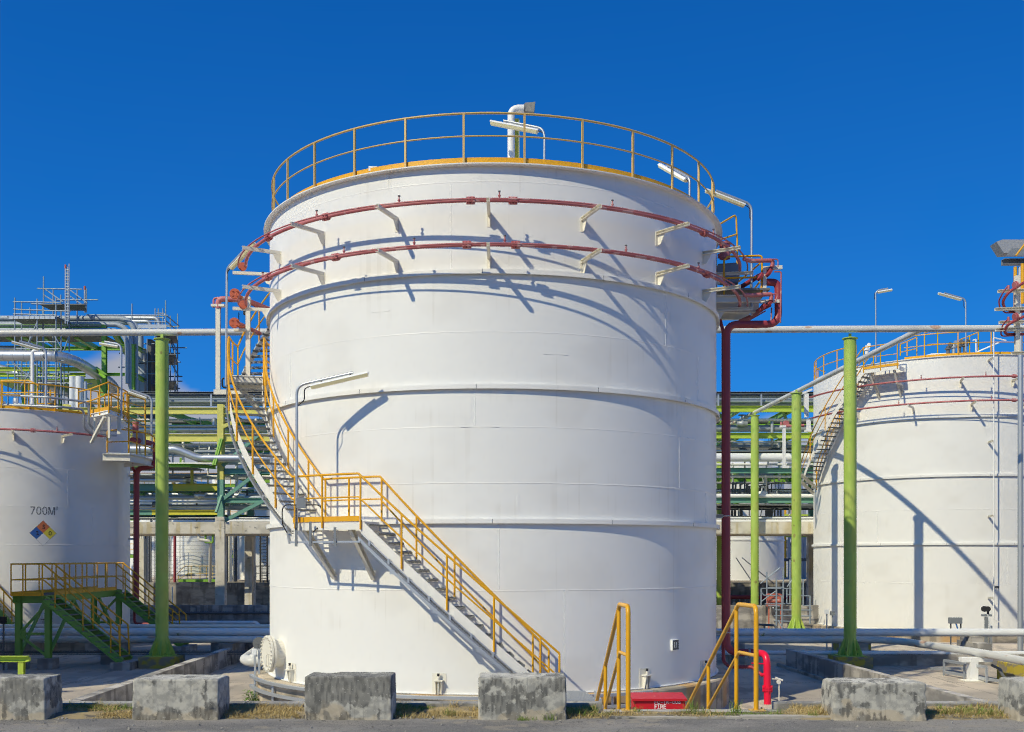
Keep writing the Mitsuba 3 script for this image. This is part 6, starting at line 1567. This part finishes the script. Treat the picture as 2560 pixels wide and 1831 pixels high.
for k in range(9):
    m = M(); m.box(PX(22 + k * 13, 70.9), PX(33.6 + k * 13, 70.9), 70.88, 70.93, zof(799, 71), zof(792, 71)); part(sc, 'toe_board', m, 'm_galv')
for px, y0, y1, b in ((164, 663, 810, 1), (169, 668, 812, 0), (173, 660, 800, 0)):
    pole(px, y0, y1, 70.5, 'm_galv', 'ladder_rail', 0.055 if b and px == 164 else 0.035)
    if px != 164: continue
    m = M(); m.cyl(at(px, y0 - 0.5, 70.5), at(px, y0 + 9, 70.5), 0.062, 6); part(sc, 'ladder_tip', m, 'm_orange_red')
for k in range(16):
    ledger(165, 676 + k * 8.4, 172, 676 + k * 8.4, 70.5, nm='rung')
pole(212, 718, 782, 74, 'm_galv', 'ladder_rail', 0.06); pole(216, 722, 782, 74, 'm_scaffold', 'ladder_rail')
m = M(); m.cyl(at(212, 716, 74), at(212, 726, 74), 0.066, 6); part(sc, 'ladder_tip', m, 'm_orange_red')
sc = thing('scaffold', 'grey tube scaffold round the panelled column beside the left green post', 'scaffold')
for px, y0, y1, Yd in ((330, 760, 830, 3), (388, 772, 850, 6), (396, 772, 830, 4), (407, 772, 830, 4), (414, 752, 1000, 2), (444, 785, 990, 4), (426, 790, 990, 6), (437, 865, 985, 2), (368, 848, 1000, 1), (380, 850, 1000, 3)):
    pole(px, y0, y1, 76 + Yd)
for x0, y0, x1, y1, a_, b_ in ((412, 786, 448, 816, 78, 80), (412, 800, 440, 825, 78, 80), (350, 805, 415, 806, 78, 78), (392, 784, 410, 784, 80, 80), (392, 795, 410, 795, 80, 80), (415, 817, 448, 817, 80, 80), (350, 813, 425, 814, 79, 79), (425, 870, 467, 870, 80, 80), (420, 884, 450, 884, 80, 80), (420, 906, 452, 906, 80, 80), (355, 860, 415, 861, 78, 78), (420, 942, 456, 942, 80, 80), (420, 954, 456, 954, 80, 80), (296, 919, 345, 919, 75, 75), (355, 935, 415, 936, 78, 78), (420, 972, 450, 972, 80, 80), (298, 884, 330, 884, 75, 75), (415, 830, 444, 880, 80, 80), (424, 900, 446, 940, 80, 80), (415, 945, 444, 985, 80, 80), (350, 905, 415, 905, 78, 78), (380, 960, 444, 962, 79, 79), (425, 848, 444, 905, 81, 81)):
    ledger(x0, y0, x1, y1, a_, b_, 'ledger' if abs(y1 - y0) < 6 else 'brace')
part(sc, 'platform', deckp([(385, 842, 77), (440, 842, 77), (444, 850, 81), (400, 850, 81)], 0, 0), 'm_steel_dark')
part(sc, 'platform', deckp([(385, 898, 77), (440, 898, 77), (444, 904, 81), (400, 904, 81)], 0, 0), 'm_steel_dark')
part(sc, 'platform', deckp([(385, 964, 77), (440, 964, 77), (444, 968, 81), (400, 968, 81)], 0, 0), 'm_steel_dark')
m = M(); m.bar(at(345, 817, 77), at(416, 817, 77), 0.05, 0.28); part(sc, 'toe_board', m, 'm_galv')
sc = thing('scaffold', 'bare tube scaffold round the faded red cabinet between the right green posts', 'scaffold')
YS = 56.0
r_ = 0.032
for px, y0, y1, Yd in ((1917, 1430, 1512, 1.6), (1941, 1447, 1565, 0), (1958, 1420, 1512, 1.6), (1955, 1490, 1566, 0), (1967, 1474, 1510, 1), (1975, 1400, 1510, 2), (2008, 1448, 1516, 1.6), (2025, 1490, 1560, 0), (1903, 1472, 1516, 1.6)):
    pole(px, y0, y1, YS + Yd)
    m = M(); m.cyl(at(px, y0, YS + Yd), at(px, y0 + 3, YS + Yd), 0.04, 6); part(sc, 'collar', m, 'm_blue')
for x0, y0, x1, y1, a_, b_ in ((1903, 1472, 2010, 1472, 56.5, 56.5), (1917, 1470, 1960, 1469, 57.6, 57.6), (1910, 1489, 1958, 1491, 56.2, 56.2), (1967, 1487, 2025, 1491, 56.5, 56.5), (1912, 1511, 1990, 1510, 56.8, 56.8), (1920, 1515, 1950, 1516, 56, 56), (1935, 1526, 2030, 1526, 56, 56), (1935, 1540, 2030, 1541, 56, 56), (1935, 1553, 1990, 1555, 56, 56), (1901, 1480, 1912, 1490, 57, 57), (1903, 1505, 1940, 1478, 57, 57), (1901, 1460, 1950, 1420, 57.6, 57.6), (1968, 1468, 1982, 1448, 56, 56), (2010, 1515, 2026, 1515, 56, 56), (1840, 1395, 1880, 1455, 70, 70), (1855, 1395, 1935, 1460, 70, 70), (1933, 1520, 1945, 1545, 55.8, 57), (1946, 1552, 1958, 1576, 55.8, 54)):
    ledger(x0, y0, x1, y1, a_, b_, 'ledger' if abs(y1 - y0) < 6 else 'brace')
r_ = 0.045
bg = thing('pipe_bend', 'dark angular pipe frame behind the thick ground pipes right of the step handrail', 'pipe')
m = M(); m.bend([at(1888, 1592, 50), at(1892, 1562, 50), at(1935, 1564, 50), at(1960, 1592, 48)], 0.055, 0.1, 8); m.bar(at(1911, 1565, 50), at(1910, 1585, 50), 0.07); part(bg, 'frame', m, 'm_steel_dark')
ng = thing('pipe_bend', 'grey pipe loop lying behind the ground pipes left of the big tank', 'pipe')
m = M(); m.bend([at(420, 1557, 46), at(640, 1557, 46), at(655, 1572, 45)], 0.08, 0.2, 8); m.bend([at(420, 1566, 46), at(622, 1566, 46), at(622, 1560, 46)], 0.06, 0.1, 8); part(ng, 'pipe', m, 'm_pipe_grey')
long_pipe('thin dark pipe fixed along the far stained wall', [V3(-20, 58.0, EYE - (1533 - HY) * 58 / F), V3(-7, 58.0, EYE - (1533 - HY) * 58 / F)], 0.07, 'm_steel_dark', group='thin lines along the ground')
m = M(); m.cyl(at(431, 1512, 55), at(431, 1468, 55), 0.03, 8); solo('marker_post', m, 'm_white', 'slim white marker post above the far wall beside the left green post', 'post')

# ================================================================== plants
gr_ = random.Random(4)
nb = np.random.default_rng(4)


def blades(n, xs, ys, h0, h1, lean, w):
    m = M(); V, I = [], []
    for _ in range(n):
        x, y = xs(), ys()
        z = verge_z_fast(x, y); h = nb.uniform(h0, h1) * (0.55 + 1.5 * abs(math.sin(x * 7.3 + 3 * math.sin(x * 2.1 + y * 9)) * math.sin(y * 23 + x * 4)) ** 1.5); a = nb.uniform(0, 6.283); l = nb.uniform(0.2, lean) * h
        d = np.array([math.cos(a), math.sin(a)]); p = np.array([-d[1], d[0]]) * w * nb.uniform(0.6, 1.2)
        k = len(V)
        V += [(x - p[0], y - p[1], z - 0.005), (x + p[0], y + p[1], z - 0.005), (x + d[0] * l * 0.45 + p[0] * 0.7, y + d[1] * l * 0.45 + p[1] * 0.7, z + h * 0.6), (x + d[0] * l * 0.45 - p[0] * 0.7, y + d[1] * l * 0.45 - p[1] * 0.7, z + h * 0.6), (x + d[0] * l, y + d[1] * l, z + h)]
        I += [(k, k + 1, k + 2), (k, k + 2, k + 3), (k + 3, k + 2, k + 4)]
    m.add(V, I); return m


_zx = np.arange(-8, 8.001, 0.05); _zy = np.linspace(10.82, 11.62, 17)
_zg = gz[2:2 + len(_zx)]


def verge_z_fast(x, y):
    i_ = min(max(int((x + 8) / 0.05), 0), len(_zx) - 1); j_ = min(max(int((y - 10.82) / 0.05), 0), 16)
    return _zg[i_, j_]


def sampler(thr, s_, y0=10.90, y1=11.54):
    x = nb.uniform(-6.8, 6.8, 160000); y = nb.uniform(y0, y1, 160000)
    ok = ~((x > 0.9) & (x < 2.95) & (y > 11.12)) & (meshkit.fbm(np.stack([x * 1.6, y * 3, x * 0 + s_], -1), 3, 5) > thr)
    it = iter(zip(x[ok], y[ok])); st_ = {}
    def xs():
        st_['p'] = next(it); return st_['p'][0]
    return xs, lambda: st_['p'][1]


xs, ys = sampler(0.40, 0.0)
solo('dry_grass', blades(30000, xs, ys, 0.014, 0.052, 2.0, 0.0030), 'm_dry_grass', 'short dry yellow grass along the low wall', 'grass', kind='stuff')
xs, ys = sampler(0.57, 4.0, 11.0)
solo('green_grass', blades(7000, xs, ys, 0.016, 0.055, 1.8, 0.0032), 'm_green_grass', 'thin green grass patches among the dry grass', 'grass', kind='stuff')
for k, (x, y, n, lab) in enumerate(((0.10, 10.80, 60, 'green grass tuft at the foot of the fourth concrete block, left one'), (0.38, 10.81, 42, 'green grass tuft at the foot of the fourth concrete block, right one'), (-1.14, 10.98, 34, 'weed beside the right side of the blackened third block'), (-0.62, 11.0, 40, 'small green weed left of the fourth block'), (0.20, 10.82, 30, 'thin green tuft in the middle of the foot of the fourth block'), (1.9, 11.2, 40, 'green weed below the landing slab of the steps'), (2.35, 11.15, 46, 'green weed at the foot of the right step handrail'), (3.1, 10.95, 36, 'green weed against the left side of the fifth block'), (1.33, 11.2, 30, 'green weed at the foot of the left step handrail'))):
    m = blades(n, lambda: nb.normal(x, 0.032), lambda: nb.normal(y, 0.012), 0.03, 0.085, 1.1, 0.003)
    solo('grass_tuft', m, 'm_green_grass', lab, 'grass tuft', 'green tufts in the grass strip')


def leafy(label, base, n, rad, hgt, size):
    t = thing('leafy_weed', label, 'plant')
    m = M(); V, I = [], []
    for _ in range(n):
        a, b = nb.uniform(0, 6.283), nb.uniform(0, 1)
        c_ = base + V3(math.cos(a) * rad * nb.uniform(0.2, 1), math.sin(a) * rad * nb.uniform(0.2, 1), hgt * b)
        d = unit(V3(math.cos(a), math.sin(a), nb.uniform(-0.6, 0.4))); s_ = unit(np.cross(d, [0, 0, 1])); L = size * nb.uniform(0.6, 1.2); k = len(V)
        V += [c_, c_ + d * L * 0.45 + s_ * L * 0.3 + V3(0, 0, 0.01), c_ + d * L, c_ + d * L * 0.45 - s_ * L * 0.3 + V3(0, 0, 0.01)]
        I += [(k, k + 1, k + 2), (k, k + 2, k + 3)]
        m.tube([base + V3(nb.normal() * 0.02, nb.normal() * 0.02, 0), c_], 0.004, 4)
    m.add(V, I); part(t, 'leaves', m, 'm_leaf')


leafy('small leafy green weed on the floor beside the round tank base', at(633, 1752, 29.2) * [1, 1, 0] + [0, 0, -2.35], 60, 0.22, 0.42, 0.14)
leafy('tiny green weed growing on the thick ground pipe right of the steps', V3(PX(1905, 41), 40.9, -1.36), 14, 0.06, 0.12, 0.07)
leafy('tiny green weed on the pipe sleeper right of the left green post', V3(PX(445, 41.0), 41.0, -1.34), 12, 0.06, 0.10, 0.07)

# ------------------------------------------------------------------ cable ladders, spare lines and fittings in the rack bays
for k, (x0, x1, py, Yo, lab) in enumerate(((468, 585, 1116, 2.0, 'galvanised cable ladder under the upper yellow-green beams left of the big tank'), (485, 590, 1128, 1.2, 'second galvanised cable ladder above the double-bend silver pipe'), (330, 420, 1058, 2.4, 'galvanised cable ladder behind the left green post'), (1800, 1990, 1110, 2.2, 'galvanised cable ladder between the lime beams and the dark pipe on the right'))):
    t = thing('cable_ladder', lab, 'cable ladder', 'cable ladders in the rack')
    for dy in (0, 0.7):
        m = M(); m.bar(at(x0, py, YF + Yo) + [0, dy, 0], at(x1, py, YF + Yo) + [0, dy, 0], 0.03, 0.12); part(t, 'side_rail', m, 'm_galv')
    p, q = at(x0, py, YF + Yo), at(x1, py, YF + Yo); n = max(3, int((q[0] - p[0]) / 0.6))
    for j in range(n):
        w_ = p + (q - p) * (j + 0.5) / n
        m = M(); m.bar(w_, w_ + V3(0, 0.7, 0), 0.05, 0.03); part(t, 'rung', m, 'm_galv')
        if j % 4 == 0:
            m = M(); m.bar(w_, w_ + V3(0, 0, 0.9), 0.04); part(t, 'hanger', m, 'm_galv')
rr_ = random.Random(77)
for k, (px, py, lab) in enumerate(((470, 1216, 'grey valve on the pipe above the mustard beam'), (500, 1240, 'silver valve on the long pale pipe left of the rack column'), (395, 1262, 'dark valve behind the left green post'), (600, 1240, 'silver valve beside the teal column'), (1905, 1236, 'white valve on the white pipe over the lower teal beam'), (1855, 1060, 'grey valve on the silver pipe between the lime beams'))):
    v = thing('rack_valve', lab, 'valve', 'valves on the pipes of the rack')
    p = at(px, py, YF + 0.4); b = ('m_clad_dull', 'm_clad', 'm_steel_dark', 'm_clad', 'm_white', 'm_clad_dull')[k]
    m = M(); m.tube([p + V3(-0.3, 0, 0), p + V3(-0.1, 0, 0), p, p + V3(0.1, 0, 0), p + V3(0.3, 0, 0)], [0.17, 0.17, 0.26, 0.17, 0.17], 12); m.cyl(p, p + V3(0, 0, 0.5), 0.05, 8); part(v, 'body', m, b)
    m = M(); m.disc(p + V3(0, 0, 0.5), (0, 0, 1), 0.22, 0.04, 14); part(v, 'hand_wheel', m, 'm_steel_dark')

ORD = ('topmost', 'second', 'third', 'fourth', 'fifth', 'sixth', 'seventh', 'eighth', 'ninth', 'lowest')
for side, xa, xb, ys in (('left', -26, -4, (1050, 1066, 1112, 1140, 1160, 1192, 1222, 1256, 1273, 1296)), ('right', 9.6, 22, (1050, 1078, 1105, 1128, 1162, 1192, 1208, 1228, 1262, 1296))):
    for k, py in enumerate(ys):
        Yo = rr_.uniform(0.3, 1.6)
        rack_pipe(f'{ORD[k]} of the thin pale lines in the rack {side} of the big tank', [V3(xa, YF + Yo, zof(py, YF + Yo)), V3(xb, YF + Yo, zof(py, YF + Yo))], rr_.uniform(0.045, 0.085), ('m_white', 'm_galv', 'm_pipe_grey', 'm_clad', 'm_pipe_grey')[k % 5], n=8, group=f'thin pale lines in the rack, {side} of the big tank')
DROP = ('first', 'second', 'third', 'fourth', 'fifth', 'sixth', 'seventh', 'eighth')
for side, pxs in (('left', (432, 458, 492, 520, 572, 592, 618, 640)), ('right', (1832, 1848, 1862, 1914, 1930, 1948, 1962, 1974))):
    for k, px in enumerate(pxs):
        y0, y1 = ((1112, 1200), (1160, 1222), (1192, 1256), (1105, 1165), (1222, 1296), (1050, 1112), (1256, 1300), (1140, 1245))[(k * 3 + (side == 'right')) % 8]
        Yo = rr_.uniform(0.4, 1.4)
        rack_pipe(f'{DROP[k]} short upright pipe from the left in the rack {side} of the tank', [at(px, y1, YF + Yo + 1), at(px, y1, YF + Yo), at(px, y0, YF + Yo), at(px, y0, YF + Yo + 1.2)], rr_.uniform(0.05, 0.10), ('m_galv', 'm_white', 'm_steel_dark', 'm_cream')[k % 4], 0.25, n=8, group=f'short upright pipes in the rack, {side} of the big tank')
sc = thing('scaffold', 'inner tube scaffold rising behind the yellow rails of the left tank', 'scaffold')
r_ = 0.04
for px, y0, y1, Yd in ((45, 880, 1015, 3), (66, 890, 1010, 4), (84, 880, 1012, 5), (101, 890, 1010, 3), (122, 885, 1010, 5), (146, 890, 1012, 4), (160, 900, 1012, 3), (171, 905, 1010, 5), (20, 890, 1010, 4)):
    pole(px, y0, y1, 71 + Yd)
for x0, y0, x1, y1, Yd in ((15, 912, 180, 914, 3), (15, 934, 180, 936, 4), (15, 956, 180, 958, 3), (15, 986, 178, 988, 4), (30, 905, 66, 955, 4), (84, 900, 122, 958, 5), (122, 955, 160, 905, 4), (20, 985, 66, 935, 4), (101, 985, 146, 935, 4)):
    ledger(x0, y0, x1, y1, 71 + Yd, None, 'ledger' if abs(y1 - y0) < 6 else 'brace')
part(sc, 'platform', deckp([(40, 955, 74), (150, 955, 74), (160, 962, 75.6), (52, 962, 75.6)], 0, 0), 'm_grating')
r_ = 0.045

m = M(); st_ = np.random.default_rng(9)
for _ in range(420):
    x = st_.uniform(-6.5, 6.5); y = st_.normal(10.93, 0.07) if st_.random() < 0.75 else st_.uniform(9.9, 11.5)
    s_ = st_.uniform(0.004, 0.013); z = (0.0 if y < 10.85 else max(verge_z_fast(x, y), 0.0)) + s_ * 0.5
    u = unit(st_.normal(size=3)); v = unit(np.cross(u, [0.3, 0.2, 1])); w_ = np.cross(u, v)
    m.obox((x, y, z), u, v, w_, s_, s_ * st_.uniform(0.5, 0.9), s_ * st_.uniform(0.4, 0.8))
solo('gravel', m, 'm_concrete', 'loose grit and small stones along the broken road edge', 'gravel', kind='stuff')
for k, (an, z_, L) in enumerate(((-2, 4.75, 0.9), (6, 3.0, 0.05), (-4, 5.2, 0.05), (14, 6.5, 0.6), (-24, 7.6, 0.5))):
    tn = V3(math.cos(math.radians(an)), math.sin(math.radians(an)), 0); p = pol(MAIN, MR + 0.002, an, z_)
    mm = M(); mm.obox(p, pol((0, 0), 1, an, 0), tn, (0, 0, 1), 0.004, max(L, 0.016) / 2, 0.008 if L > 0.1 else 0.25); part(main, 'weld_seam', mm, 'm_tank')
